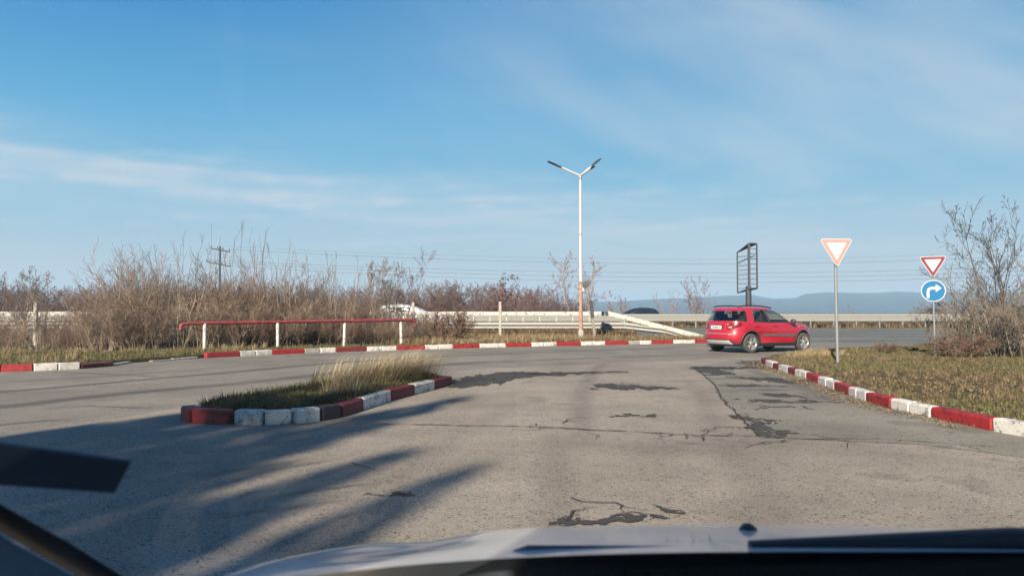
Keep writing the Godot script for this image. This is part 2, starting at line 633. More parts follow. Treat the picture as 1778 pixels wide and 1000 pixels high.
# ------------------------------------------------------------------ materials
func make_materials() -> void:
	var white := noise(FastNoiseLite.TYPE_VALUE, 0.45, 2, 3)
	var cell := noise(FastNoiseLite.TYPE_CELLULAR, 0.19, 1, 4)
	cell.cellular_return_type = FastNoiseLite.RETURN_CELL_VALUE
	var celld := noise(FastNoiseLite.TYPE_CELLULAR, 0.19, 1, 4)
	celld.cellular_return_type = FastNoiseLite.RETURN_DISTANCE
	var fbm := noise(FastNoiseLite.TYPE_SIMPLEX_SMOOTH, 0.012, 5, 8)
	var fbm2 := noise(FastNoiseLite.TYPE_SIMPLEX_SMOOTH, 0.03, 4, 18)
	var a := [grey_bytes(white, 512), grey_bytes(cell, 512), grey_bytes(celld, 512), grey_bytes(fbm, 512), grey_bytes(fbm2, 512)]
	var agg := func(k: int, s: Array) -> Color:
		var st: float = s[1][k] / 255.0
		var ed: float = s[2][k] / 255.0
		var g: float = s[0][k] / 255.0
		var l: float = 0.76 + 0.22 * st + 0.10 * (g - 0.5)
		l *= 1.0 - 0.22 * smoothstep(0.6, 0.95, ed)
		l *= 1.0 - 0.52 * smoothstep(0.90, 0.95, 1.0 - st) * smoothstep(0.35, 0.6, s[3][k] / 255.0)
		return Color(l * (1.0 + 0.05 * (st - 0.5)), l, l * (1.0 - 0.06 * (st - 0.5)))
	M.agg = texture(512, agg, a)
	var hgt := func(k: int, s: Array) -> Color:
		var l: float = 1.0 - 0.8 * smoothstep(0.3, 1.0, s[2][k] / 255.0) + 0.15 * (s[0][k] / 255.0 - 0.5)
		l = clampf(l * 0.9, 0.0, 1.0)
		return Color(l, l, l)
	M.agg_h = texture(512, hgt, a)
	var blotch := func(k: int, s: Array) -> Color:
		var f: float = s[3][k] / 255.0
		var g: float = s[4][k] / 255.0
		var l: float = 0.80 + 0.17 * (f - 0.35) + 0.11 * (g - 0.5)
		l -= 0.14 * smoothstep(0.62, 0.8, g) * smoothstep(0.45, 0.7, f)
		return Color(l * 1.02, l, l * 0.975)
	M.blotch = texture(512, blotch, a)
	var soil := func(k: int, s: Array) -> Color:
		var f: float = s[3][k] / 255.0
		var g: float = s[0][k] / 255.0
		var q := Color(0.50, 0.42, 0.32).lerp(Color(0.36, 0.37, 0.22), smoothstep(0.4, 0.62, f))
		return q * (0.72 + 0.5 * (g - 0.2))
	M.soil = texture(512, soil, a)
	var chips := func(k: int, s: Array) -> Color:
		var f: float = s[4][k] / 255.0
		var g: float = s[0][k] / 255.0
		var c := smoothstep(0.70, 0.76, f + 0.12 * (g - 0.5))
		var l: float = 0.93 + 0.14 * (g - 0.5)
		return Color(l, l, l).lerp(Color(0.30, 0.27, 0.25), c * 0.8)
	M.chips = texture(512, chips, a)
	var scuffed := func(k: int, s: Array) -> Color:
		var f: float = s[4][k] / 255.0
		var g: float = s[0][k] / 255.0
		var h: float = s[3][k] / 255.0
		var c := smoothstep(0.70, 0.75, f + 0.2 * (g - 0.5))
		var l: float = 0.90 + 0.2 * (g - 0.5) - 0.22 * smoothstep(0.5, 0.75, h)
		return Color(l, l * 0.985, l * 0.96).lerp(Color(0.34, 0.30, 0.27), c * 0.85)
	M.scuffed = texture(512, scuffed, a)
	var rust := func(k: int, s: Array) -> Color:
		var f: float = s[4][k] / 255.0
		var g: float = s[0][k] / 255.0
		return Color(0.47, 0.29, 0.20).lerp(Color(0.66, 0.58, 0.52), smoothstep(0.30, 0.62, f)) * (0.8 + 0.4 * g)
	M.rust_tex = texture(512, rust, a)

	M.apron = asphalt(0.50, 0.455, 0.385)
	M.lane = asphalt(0.385, 0.365, 0.32)
	M.greyed = asphalt(0.40, 0.385, 0.325)
	M.road = asphalt(0.265, 0.285, 0.27)
	M.soil_m = ground_mat(Color(0.8, 0.8, 0.8))
	M.far_soil = ground_mat(Color(0.75, 0.72, 0.66))
	M.crack = mat(0.024, 0.02, 0.018, 0.95)
	M.worn = mat(0.034, 0.028, 0.024, 0.95)
	M.worn.heightmap_enabled = false
	M.mark = StandardMaterial3D.new()
	M.mark.vertex_color_use_as_albedo = true
	M.mark.transparency = BaseMaterial3D.TRANSPARENCY_ALPHA
	M.mark.roughness = 0.9
	M.line = mat(0.55, 0.55, 0.52, 0.8)
	M.red_paint = painted(0.37, 0.018, 0.020, true)
	M.red_dull = painted(0.19, 0.016, 0.020, true)
	M.white_paint = painted(0.74, 0.73, 0.70, true)
	M.white_worn = painted(0.42, 0.41, 0.38, true)
	M.char = painted(0.03, 0.027, 0.027, true)
	M.bare = painted(0.26, 0.24, 0.21)
	M.steel = mat(0.36, 0.352, 0.32, 0.6)
	M.steel_far = mat(0.32, 0.315, 0.285, 0.6)
	M.box_rail = painted(0.50, 0.49, 0.45)
	M.box_rail.uv1_scale = Vector3(0.3, 0.3, 0.3)
	M.galv = mat(0.22, 0.235, 0.24, 0.55, 0.2)
	M.pole_white = mat(0.46, 0.46, 0.45, 0.5)
	M.rust = StandardMaterial3D.new()
	M.rust.albedo_texture = M.rust_tex
	M.rust.uv1_triplanar = true
	M.rust.uv1_world_triplanar = true
	M.rust.uv1_scale = Vector3(1.3, 0.5, 1.3)
	M.rust.roughness = 0.9
	M.dark_grey = mat(0.035, 0.038, 0.043, 0.6)
	M.plastic = mat(0.028, 0.029, 0.031, 0.55)
	M.black = mat(0.012, 0.012, 0.013, 0.5)
	M.rubber = mat(0.03, 0.029, 0.028, 0.85)
	M.tyre = mat(0.06, 0.056, 0.052, 0.9)
	M.rim = mat(0.60, 0.60, 0.58, 0.3, 0.75)
	M.chrome = mat(0.7, 0.7, 0.7, 0.15, 1.0)
	M.silver = mat(0.56, 0.57, 0.56, 0.4, 0.35)
	M.car_red = mat(0.34, 0.010, 0.024, 0.36)
	M.car_red.clearcoat_enabled = true
	M.car_red.clearcoat = 0.7
	M.car_red.clearcoat_roughness = 0.08
	M.moulding = mat(0.10, 0.075, 0.075, 0.65)
	M.car_white = mat(0.72, 0.72, 0.70, 0.3)
	M.car_white.clearcoat_enabled = true
	M.car_white.clearcoat = 0.8
	M.car_white.clearcoat_roughness = 0.05
	M.van_white = mat(1.12, 1.12, 1.09, 0.35)
	M.van_white.clearcoat_enabled = true
	M.van_white.clearcoat = 1.0
	M.van_white.clearcoat_roughness = 0.04
	M.car_black = mat(0.012, 0.016, 0.024, 0.25)
	M.glass = StandardMaterial3D.new()
	M.glass.transparency = BaseMaterial3D.TRANSPARENCY_ALPHA
	M.glass.albedo_color = Color(0.02, 0.035, 0.04, 0.32)
	M.glass.roughness = 0.03
	M.dark_glass = mat(0.014, 0.02, 0.026, 0.06)
	M.pane = StandardMaterial3D.new()
	M.pane.transparency = BaseMaterial3D.TRANSPARENCY_ALPHA
	M.pane.albedo_color = Color(0.7, 0.8, 0.8, 0.02)
	M.pane.roughness = 0.0
	M.pane.metallic_specular = 0.3
	M.lamp_red = mat(0.14, 0.006, 0.008, 0.28)
	M.lamp_clear = mat(0.40, 0.27, 0.24, 0.15)
	M.interior = mat(0.03, 0.032, 0.036, 0.8)
	M.seat = mat(0.035, 0.036, 0.04, 0.9)
	M.trim = mat(0.16, 0.23, 0.32, 0.85)
	M.sign_white = mat(0.60, 0.60, 0.58, 0.4)
	M.sign_red = mat(0.17, 0.006, 0.020, 0.7)
	M.sign_red_glare = mat(0.48, 0.235, 0.205, 0.45)  # border red paled, the sun glare is painted into it
	M.sign_blue = mat(0.0, 0.125, 0.285, 0.75)
	M.mirror = mat(0.62, 0.65, 0.66, 0.12, 0.85)
	M.wood = mat(0.27, 0.235, 0.19, 0.9)
	M.old_wood = mat(0.05, 0.05, 0.055, 0.9)
	M.wire = mat(0.10, 0.11, 0.12, 0.7)
	M.concrete = painted(0.42, 0.39, 0.34)
	M.plant = vmat(0.92)
	M.leafy = vmat(0.8, 0.35)
	M.grass = vmat(0.85, 0.3)
	M.hill = ground_mat(Color(0.42, 0.46, 0.42))
	M.hill.uv1_scale = Vector3(0.004, 0.004, 0.004)


func asphalt(r: float, g: float, b: float) -> StandardMaterial3D:
	var m := mat(r, g, b, 0.92)
	m.metallic_specular = 0.35
	m.albedo_texture = M.agg
	m.heightmap_enabled = true
	m.heightmap_texture = M.agg_h
	m.heightmap_scale = 0.12
	m.detail_enabled = true
	m.detail_albedo = M.blotch
	m.detail_blend_mode = BaseMaterial3D.BLEND_MODE_MUL
	m.detail_uv_layer = BaseMaterial3D.DETAIL_UV_2
	return m


func ground_mat(k: Color) -> StandardMaterial3D:
	var m := StandardMaterial3D.new()
	m.albedo_color = k
	m.albedo_texture = M.soil
	m.uv1_triplanar = true
	m.uv1_world_triplanar = true
	m.uv1_scale = Vector3(0.28, 0.28, 0.28)
	m.roughness = 0.95
	m.metallic_specular = 0.2
	return m


func painted(r: float, g: float, b: float, worn := false) -> StandardMaterial3D:
	var m := mat(r, g, b, 0.7)
	m.albedo_texture = M.scuffed if worn else M.chips
	m.uv1_triplanar = true
	m.uv1_world_triplanar = true
	m.uv1_scale = Vector3(0.62, 0.62, 0.62) if worn else Vector3(0.9, 0.9, 0.9)
	return m


# ------------------------------------------------------------------ ground
const FAR_KERB := [-9.13, -22.59, -7.75, -24.44, -5.74, -26.24, -2.77, -28.32, -0.43, -29.73, 2.63, -31.29, 5.18, -32.43, 8.31, -33.85, 10.6, -35.0]
const LEFT_KERB := [-24.0, -13.2, -17.0, -15.2, -11.66, -17.34, -11.06, -17.68, -10.43, -18.25, -10.15, -19.2]
const RIGHT_KERB := [6.9, -21.0, 6.66, -20.06, 6.35, -18.41, 6.14, -16.69, 6.0, -15.53, 5.84, -14.41, 5.72, -13.54, 5.56, -12.5, 5.42, -11.61, 5.36, -10.58, 5.40, -9.83, 5.5, -8.78, 5.75, -7.6, 6.4, -5.6, 7.6, -3.2]


func surface(called: String, pts: PackedVector2Array, y: float, m: Material, kind := "structure", parent: Node = null) -> MeshInstance3D:
	var b := B.new()
	b.uvs = 1.1
	b.uvs2 = 23.0
	b.sheet(pts, y)
	if y > 0.04:
		for k in pts.size():
			var p := pts[k]
			var q := pts[(k + 1) % pts.size()]
			b.quad(Vector3(p.x, y, p.y), Vector3(q.x, y, q.y), Vector3(q.x, -0.05, q.y), Vector3(p.x, -0.05, p.y))
	var o := part(called, b, m, parent)
	if kind and parent == null: o.set_meta("kind", kind)
	return o


func make_ground() -> void:
	var g := B.new()
	# the plain: one sheet out to the horizon, sunk a little below the road
	var rows := []
	for r in [-5200.0, -2500.0, -1200.0, -500.0, -200.0, -86.0, -60.0, 20.0, 60.0, 400.0]:
		var row := []
		for x in [-4500.0, -1500.0, -500.0, -150.0, -60.0, 0.0, 60.0, 150.0, 500.0, 1500.0, 4500.0]:
			row.append(Vector3(x, -0.06, r))
		rows.append(row)
	g.grid(rows, Vector3(0, -500, 0))
	part("ground", g, M.far_soil).set_meta("kind", "structure")

	tag(surface("motorway", v2([-220, -41.2, 11.0, -41.2, 11.0, -36.2, 18.0, -32.5, 60, -33, 220, -36, 220, -65.6, -220, -65.6]), 0.0, M.road), "grey asphalt motorway running across the view behind the guardrails")
	tag(surface("opposite_carriageway", v2([-220, -69.5, 220, -69.5, 220, -81, -220, -81]), 0.0, M.road), "far carriageway behind the median barrier")
	tag(surface("access_road", v2([-60, 9, 60, 9, 60, -33.2, 18.1, -32.7, 10.9, -36.4, -60, -36]), 0.004, M.lane), "grey tyre-marked lane curving past the red and white kerbs")
	var apron := surface("forecourt", roughen(v2([-60, 8.9, 9, 8.9, 9, -21.8, 6.7, -23.0, 5.06, -21.6, 1.67, -19.9, -1.0, -17.9, -2.9, -15.2, -4.5, -11.6, -5.5, -8.3, -8.0, -4.8, -14, -1.0, -60, 6]), 0.5, 0.05), 0.008, M.apron)
	tag(apron, "pale worn asphalt of the forecourt in front of the car")
	surface("asphalt_patch", roughen(v2([6.3, -21.7, 7.6, -21.0, 6.4, -14.76, 5.9, -11.6, 5.9, -8.07, 6.1, -7.2, 5.53, -7.05, 4.77, -7.0, 4.19, -7.75, 3.12, -8.1, 2.69, -8.18, 2.94, -9.83, 3.25, -11.76, 3.79, -14.29, 4.45, -18.6]), 0.3, 0.03), 0.012, M.greyed, "", apron)

	# worn holes in the top layer and cracks
	var holes := [
		[4.45, -18.91, 5.84, -18.68, 5.04, -17.95, 4.83, -16.69, 4.54, -16.33, 4.21, -16.33, 4.34, -17.42],
		[1.46, -13.8, 1.77, -14.57, 2.06, -14.29, 2.32, -13.89, 2.99, -13.49, 2.52, -13.28, 1.99, -13.34, 1.54, -13.4],
		[2.93, -9.86, 3.04, -9.67, 3.31, -9.52, 3.06, -9.15, 2.98, -8.69, 3.16, -8.51, 3.07, -8.33, 2.85, -8.19, 2.69, -8.21, 2.77, -8.69, 2.88, -9.3],
		[3.8, -14.12, 4.44, -14.12, 5.02, -13.86, 4.13, -13.74],
		[4.01, -12.5, 4.39, -12.61, 4.73, -12.29, 4.61, -12.0, 4.27, -12.2],
		[3.4, -10.9, 3.73, -10.87, 4.13, -10.75, 3.68, -10.66],
		[0.25, -4.94, 0.37, -5.05, 0.40, -4.95, 0.5, -4.89, 0.76, -5.03, 0.85, -5.09, 1.01, -5.01, 0.75, -4.88, 0.4, -4.79, 0.25, -4.81],
		[0.97, -5.28, 1.17, -5.21, 1.2, -5.14, 1.09, -5.14, 1.0, -5.18],
		[-1.23, -14.29, -1.05, -15.67, -0.37, -17.01, 0.21, -17.17, 0.9, -16.79, 1.94, -17.01, 0.86, -16.19, 0.13, -15.6, -0.41, -14.0, -1.0, -13.5],
		[6.3, -21.0, 7.0, -21.0, 6.15, -17.9, 5.72, -18.41], [4.2, -18.6, 6.2, -18.5, 6.1, -18.2, 4.6, -18.3], [3.5, -11.7, 5.0, -11.5, 5.0, -11.3, 3.6, -11.4], [4.4, -16.0, 5.9, -15.2, 5.6, -14.2, 5.0, -14.8],
		[-0.2, -16.9, 2.6, -17.3, 2.5, -17.1, 0.6, -16.5], [-1.1, -5.6, -0.75, -5.75, -0.7, -5.65], [1.2, -9.85, 1.75, -10.1, 1.9, -10.0, 1.3, -9.75]]
	var rag := noise(FastNoiseLite.TYPE_SIMPLEX_SMOOTH, 0.55, 4, 17)
	for h in holes:
		var b := B.new()
		var near: bool = h[1] > -6.0
		ragged(b, v2(h), 0.0165, 0.014 if near else 0.03, 0.06 if near else 0.16, rag)
		part("worn_patch", b, M.worn, apron)
	var cracks := [
		[[-2.01, -9.23, -0.88, -9.09, 0.11, -8.95, 1.24, -8.61, 1.95, -8.33, 2.68, -8.25], 0.035],
		[[-3.3, -8.9, -2.7, -9.15, -2.01, -9.23], 0.02],
		[[4.49, -18.79, 3.79, -14.29, 3.25, -11.76, 2.94, -9.83, 2.67, -8.18], 0.03],
		[[2.11, -8.57, 2.35, -8.86, 2.69, -8.91], 0.014], [[2.07, -8.33, 2.45, -8.99, 2.79, -8.78], 0.016],
		[[1.92, -8.45, 1.86, -8.07], 0.012], [[1.99, -7.96, 2.09, -8.33], 0.016], [[1.7, -7.89, 1.96, -7.75], 0.012],
		[[1.36, -8.18, 1.69, -7.96], 0.013], [[2.31, -7.56, 2.62, -7.89, 3.05, -8.07], 0.018], [[2.52, -7.75, 2.92, -7.96], 0.014],
		[[0.49, -9.57, 0.64, -9.37, 0.86, -9.42], 0.016], [[0.62, -9.18, 0.74, -9.67, 1.07, -9.72], 0.018], [[0.83, -8.45, 0.95, -8.33, 0.89, -8.07], 0.012],
		[[0.42, -5.52, 0.49, -5.41, 0.73, -5.38, 0.83, -5.21, 0.93, -5.15], 0.018], [[0.36, -4.96, 0.41, -5.15, 0.51, -5.22, 0.61, -5.24], 0.016],
		[[0.73, -5.1, 0.81, -5.13, 0.95, -5.03], 0.018], [[0.77, -5.33, 0.75, -5.1], 0.01], [[-1.44, -6.84, -1.24, -6.59, -1.11, -6.41], 0.016],
		[[2.7, -8.2, 3.2, -8.05, 3.9, -8.1, 4.8, -7.6], 0.02], [[3.3, -8.4, 3.5, -7.9, 3.3, -7.5], 0.012],
		[[0.1, -13.8, 1.6, -13.55, 3.0, -13.45], 0.014], [[-0.4, -16.9, 1.2, -18.1, 2.4, -18.6], 0.02], [[1.0, -16.6, 2.6, -17.0], 0.02]]
	for c in cracks:
		var b := B.new()
		crack(b, v2(c[0]), c[1] * 1.0, 0.0205)
		part("crack", b, M.crack, apron)
	# stains, tyre tracks and thin dark streaks
	var dk := Color(0.07, 0.065, 0.06)
	for q in [[[0.69, -7.2, 1.04, -11.39, 1.75, -16.69, 2.65, -21.0], 0.45, 0.16], [[2.3, -8.6, 3.0, -12.0, 3.6, -16.0], 0.4, 0.10], [[-1.4, -4.5, -0.6, -8.0, 0.2, -12.0], 0.5, 0.08],
			[[1.5, -4.2, 1.9, -6.0, 2.2, -8.0], 0.55, 0.10], [[0.2, -4.2, 0.35, -6.2, 0.5, -8.5], 0.5, 0.12], [[-2.63, -6.25, -2.28, -6.59, -1.89, -6.97], 0.12, 0.5], [[-2.4, -6.2, -2.0, -6.55, -1.5, -7.1], 0.1, 0.45],
			[[-2.0, -5.3, -1.5, -5.75, -0.9, -6.1], 0.1, 0.5], [[-2.2, -4.9, -1.6, -5.2, -1.1, -5.5], 0.1, 0.4], [[1.6, -9.9, 1.9, -10.4], 0.3, 0.28], [[1.0, -10.0, 1.5, -10.3], 0.25, 0.22], [[1.7, -11.8, 2.3, -12.0], 0.5, 0.2], [[4.9, -16.5, 5.6, -12.5, 5.0, -9.5], 0.7, 0.25], [[5.6, -18.5, 5.2, -14.0, 4.8, -11.0], 0.5, 0.22],
			[[3.6, -15.6, 5.2, -15.2], 0.4, 0.3], [[3.9, -13.0, 5.0, -13.3], 0.4, 0.35], [[3.6, -11.4, 4.6, -11.2], 0.25, 0.35]]:
		var b := B.new()
		band(b, v2(q[0]), q[1], 0.0245, dk, q[2])
		part("tyre_mark_and_streak", b, M.mark, apron)
	var lane: Node = get_node("access_road")
	for q in [[[-11.5, -10.0, -8.7, -12.95, -8.02, -14.07, -7.27, -15.53, -6.35, -17.17, -4.41, -20.76, -0.87, -24.44, 2.24, -26.63, 6.89, -29.24], 0.55, 0.5],
			[[-9.5, -8.2, -7.28, -10.84, -6.84, -12.0, -6.15, -13.14, -5.12, -14.6, -3.6, -17.5, -0.5, -21.0], 0.75, 0.42], [[-10.78, -17.34, -8.95, -16.69, -7.14, -15.81], 0.09, 0.75],
			[[-7.0, -8.2, -6.13, -9.13, -5.89, -9.42, -5.51, -9.67], 0.14, 0.6], [[-6.17, -10.97, -5.64, -10.84, -4.93, -10.71], 0.16, 0.55], [[-10.0, -14.5, -8.6, -16.2, -6.8, -19.2], 0.35, 0.22],
			[[-3.0, -24.0, 0.5, -26.6, 5.0, -29.4], 0.5, 0.25], [[-1.0, -20.5, 2.5, -22.6, 6.0, -24.4], 0.5, 0.3], [[-5.5, -19.5, -3.0, -22.6], 0.3, 0.2], [[-7.9, -10.0, -7.0, -11.6, -5.6, -14.2], 0.3, 0.25], [[-8.3, -22.0, -5.2, -24.9, -2.5, -26.9], 0.8, 0.2]]:
		var b := B.new()
		band(b, v2(q[0]), q[1], 0.013, dk, q[2], 0.06)
		part("tyre_mark_and_streak", b, M.mark, lane)
	# motorway markings
	var way: Node = get_node("motorway")
	for z in [-39.6, -64.6]:
		var b := B.new()
		b.sheet(v2([14.0 if z > -50 else -200.0, z - 0.09, 200, z - 0.09, 200, z + 0.09, 14.0 if z > -50 else -200.0, z + 0.09]), 0.006)
		part("edge_line", b, M.line, way)
	for k in 16:
		var x := -60.0 + k * 12.0
		for z in [-45.0, -51.5]:
			var b := B.new()
			b.sheet(v2([x, z - 0.07, x + 4.0, z - 0.07, x + 4.0, z + 0.07, x, z + 0.07]), 0.006)
			part("lane_dash", b, M.line, way)
	for q in [[[11, -36.5, 30, -36.8, 60, -38.0], 0.7, 0.4], [[11, -42.5, 40, -42.8, 70, -42.8], 0.9, 0.35], [[11, -48, 40, -48, 90, -48], 1.0, 0.35], [[11, -56, 40, -56, 90, -56], 1.0, 0.3], [[16.5, -32.9, 18.0, -33.2, 19.6, -33.1], 0.5, 0.6]]:  # bands along the lanes and a short dark streak at the near edge
		var b := B.new()
		band(b, v2(q[0]), q[1], 0.012, dk, q[2], 0.05)
		part("tyre_mark_and_streak", b, M.mark, way)

	# raised verges
	var left := v2([-9.30, -22.4, -10.3, -20.3, -10.32, -19.2, -10.6, -18.4, -11.12, -17.84, -11.72, -17.5, -17.05, -15.36, -24.0, -13.36, -70, -6, -70, -41.2, 10.9, -41.2, 10.9, -36.6, 10.5, -35.2])
	for k in range(FAR_KERB.size() - 4, -1, -2):
		left.append(Vector2(FAR_KERB[k] - 0.04, FAR_KERB[k + 1] - 0.10))
	V.left = left
	tag(surface("verge", left, 0.10, M.soil_m), "weedy strip of ground behind the far kerb, under bushes and guardrail")
	var right := PackedVector2Array()
	for k in range(0, RIGHT_KERB.size(), 2): right.append(Vector2(RIGHT_KERB[k] + 0.05, RIGHT_KERB[k + 1]))
	right.append_array(v2([40, -1, 60, -32.6, 18.2, -32.2, 15.2, -28.9, 11.6, -27.0, 9.5, -24.6, 7.7, -22.4]))
	V.right = right
	tag(surface("verge", right, 0.11, M.soil_m), "grassy corner behind the right-hand red and white kerb")
	tag(surface("verge", v2([-4.6, -3.0, -3.9, 1.0, -4.2, 8.8, -60, 8.8, -60, 4.0, -14.0, -1.6, -8.0, -3.6]), 0.12, M.soil_m), "planted ground beside the van where the shading trees stand")
	tag(surface("median", v2([-220, -65.8, 220, -65.8, 220, -69.4, -220, -69.4]), 0.05, M.soil_m), "dry weedy strip between the two carriageways")

	# far hills
	hills()


var V := {}


func hills() -> void:
	var f := noise(FastNoiseLite.TYPE_SIMPLEX_SMOOTH, 0.0011, 5, 31)
	# ridge height against distance to the side, at 3 km
	var rx := [-3600.0, -2000.0, -1100.0, -300.0, 300.0, 620.0, 830.0, 915.0, 960.0, 1050.0, 1110.0, 1180.0, 1240.0, 1320.0, 1420.0, 1520.0, 1640.0, 1740.0, 1900.0, 2300.0, 3600.0]
	var rh := [30.0, 26.0, 24.0, 30.0, 42.0, 58.0, 66.0, 70.0, 68.0, 56.0, 60.0, 80.0, 83.0, 82.0, 78.0, 83.0, 82.0, 84.0, 80.0, 88.0, 70.0]
	var rows := []
	var fr := [0.0, 0.12, 0.3, 0.5, 0.68, 0.84, 1.0, 1.25, 1.7]
	for q in fr.size():
		var row := []
		for k in 181:
			var x := -3600.0 + k * 40.0
			var s := 0
			while s < rx.size() - 2 and x > rx[s + 1]: s += 1
			var hh: float = lerpf(rh[s], rh[s + 1], smoothstep(0.0, 1.0, (x - rx[s]) / (rx[s + 1] - rx[s])))
			var z := -1900.0 - 1100.0 * float(fr[q])
			var u: float = fr[q]
			var lift := smoothstep(0.0, 1.0, u) if u <= 1.0 else 1.0 - 0.5 * (u - 1.0)
			var nz := f.get_noise_2d(x * 2.2, z * 2.2)
			var mask := clampf(1.0 - absf(u - 0.5) * 2.0, 0.0, 1.0)
			row.append(Vector3(x * (-z / 3000.0), -1.0 + hh * lift * (1.0 + 0.35 * nz * mask) + (f.get_noise_2d(x * 7.0, 9.0) * 5.0 + nz * 2.0 if u == 1.0 else 0.0), z))
		rows.append(row)
	var b := B.new()
	b.grid(rows, Vector3(0, -4000, -2400))
	var o := part("hills", b, M.hill)
	tag(o, "low mountain ridge fading to blue beyond the motorway", "", "", "structure")


# ------------------------------------------------------------------ kerbs
func kerb_stone(a: Vector2, b_: Vector2, h: float, wid: float, tilt := 0.0) -> B:
	var b := B.new()
	var d := b_ - a
	var bs := Basis(Vector3(d.x, 0, d.y).normalized(), Vector3.UP, Vector3(d.x, 0, d.y).normalized().cross(Vector3.UP))
	bs = bs * Basis(Vector3.RIGHT, tilt + rng.randf_range(-0.035, 0.035)) * Basis(Vector3.BACK, rng.randf_range(-0.012, 0.012))
	var m := (a + b_) * 0.5
	b.box(Vector3(m.x, h * 0.5 - 0.04 + rng.randf_range(-0.006, 0.006), m.y), Vector3(d.length() - rng.randf_range(0.004, 0.014), h + 0.08, wid), bs, 0.016 + rng.randf() * 0.01)
	return b


# stones along a line: each entry of colours is [material, length]
func kerb(called: String, label: String, line: PackedVector2Array, cols: Array, h: float, wid: float, start := 0.0) -> Node3D:
	var o := thing(called, label, "")
	o.set_meta("kind", "structure")
	var cu := Curve2D.new()
	for k in line.size():
		var t := (line[mini(k + 1, line.size() - 1)] - line[maxi(k - 1, 0)]) / 6.0
		cu.add_point(line[k], -t, t)
	cu.bake_interval = 0.05
	var s := start
	var total := cu.get_baked_length()
	var k := 0
	while s < total - 0.05:
		var e: Array = cols[k % cols.size()]
		var stop := minf(s + float(e[1]), total)
		part("kerb_stone", kerb_stone(cu.sample_baked(s), cu.sample_baked(stop), float(e[2]) if e.size() > 2 else h, wid), M[e[0]], o)
		s = stop
		k += 1
	return o


func make_kerbs() -> void:
	rng.seed = 77
	var r := "red_paint"
	var w := "white_paint"
	# far kerb: starts with red, alternates about 1.1 m
	var cols := []
	for k in 12:
		cols.append([r if k != 2 else "red_dull", 1.16]); cols.append([w if k != 1 and k != 7 else "white_worn", 0.57]); cols.append([w, 0.58])
	kerb("kerb", "long far kerb of red and white blocks below the handrail and guardrail", v2(FAR_KERB), cols, 0.16, 0.16, 0.0)
	kerb("kerb", "left kerb of red and white blocks sinking into the ground", v2([-10.24, -20.28, -10.15, -19.25, -10.43, -18.25, -11.06, -17.68, -11.66, -17.34, -17.0, -15.2, -24.0, -13.2]),
		[["white_worn", 1.05, 0.06], ["red_dull", 1.0, 0.11], [w, 0.47], [w, 0.50], [r, 0.68], [r, 1.06], [w, 0.5], [w, 0.5], [r, 1.0], [w, 1.0], [r, 1.0], [w, 1.0], [r, 1.0], [w, 1.0], [r, 1.0], [w, 1.0], [r, 1.0], [w, 1.0], [r, 1.0]], 0.17, 0.17)
	kerb("kerb", "low broken white kerb end in the gap before the far kerb", v2([-9.95, -20.9, -9.6, -21.7, -9.28, -22.35]), [["bare", 0.7, 0.04], ["white_worn", 0.9, 0.07]], 0.07, 0.15)
	kerb("kerb", "right kerb of red and white blocks along the grassy corner", v2(RIGHT_KERB),
		[["white_worn", 0.9, 0.1], ["red_dull", 0.95], [w, 0.98], ["red_dull", 0.66], [w, 0.83], ["red_dull", 0.66], [w, 0.45], [w, 0.45], [r, 0.94], [w, 0.54], [w, 0.54], [r, 0.9], [w, 0.43], [w, 0.43], [r, 0.83], [w, 0.46], [w, 0.46], [r, 1.07], [w, 0.96], [r, 1.0], [w, 1.0], [r, 1.0], [w, 1.0]], 0.16, 0.16)
	kerb("kerb", "flat white kerb beside the front wheel of the red car", v2([7.6, -22.3, 8.4, -23.3, 9.4, -24.6]), [["white_worn", 0.8]], 0.09, 0.15)

	# traffic island
	var isl := thing("traffic_island", "small kerbed island of grass in the asphalt, red and white blocks round it", "")
	isl.set_meta("kind", "structure")
	var near := [-4.14, -9.72, -3.88, -9.32, -3.40, -9.2, -3.33, -9.22, -2.98, -9.17, -2.68, -9.27, -2.42, -9.5, -2.26, -9.8, -2.13, -10.55, -1.92, -11.61, -1.67, -12.5, -1.43, -13.34, -1.2, -14.25]
	var ncol := [r, r, "", w, w, w, "char", "red_dull", "red_dull", w, "red_dull", w, "red_dull"]
	# red nose, white front run, burnt block, then alternating blocks towards the far tip
	var segs := [[0, 1, r], [1, 2, r], [3, 4, w], [4, 5, w], [5, 6, w], [6, 7, "char"], [7, 8, "red_dull"], [8, 9, w], [9, 10, "red_dull"], [10, 11, w], [11, 12, "red_dull"]]
	for s in segs:
		var a := Vector2(near[s[0] * 2], near[s[0] * 2 + 1])
		var c := Vector2(near[s[1] * 2], near[s[1] * 2 + 1])
		part("kerb_stone", kerb_stone(a, c, 0.178, 0.17), M[s[2]], isl)
	var far := v2([-1.2, -14.25, -1.62, -15.0, -2.2, -14.9, -2.85, -14.0, -3.37, -12.5, -3.8, -11.1, -4.12, -10.1, -4.14, -9.75])
	var fc := ["white_worn", "red_dull", w, "red_dull", w, "red_dull", w]
	for k in far.size() - 1:
		part("kerb_stone", kerb_stone(far[k], far[k + 1], 0.15, 0.15), M[fc[k]], isl)
	var pts := PackedVector2Array()
	for k in range(0, near.size(), 2): pts.append(Vector2(near[k], near[k + 1]))
	for k in range(1, far.size() - 1): pts.append(far[k])
	V.island = pts
	var b := B.new()
	b.sheet(pts, 0.13)
	part("soil", b, M.soil_m, isl)


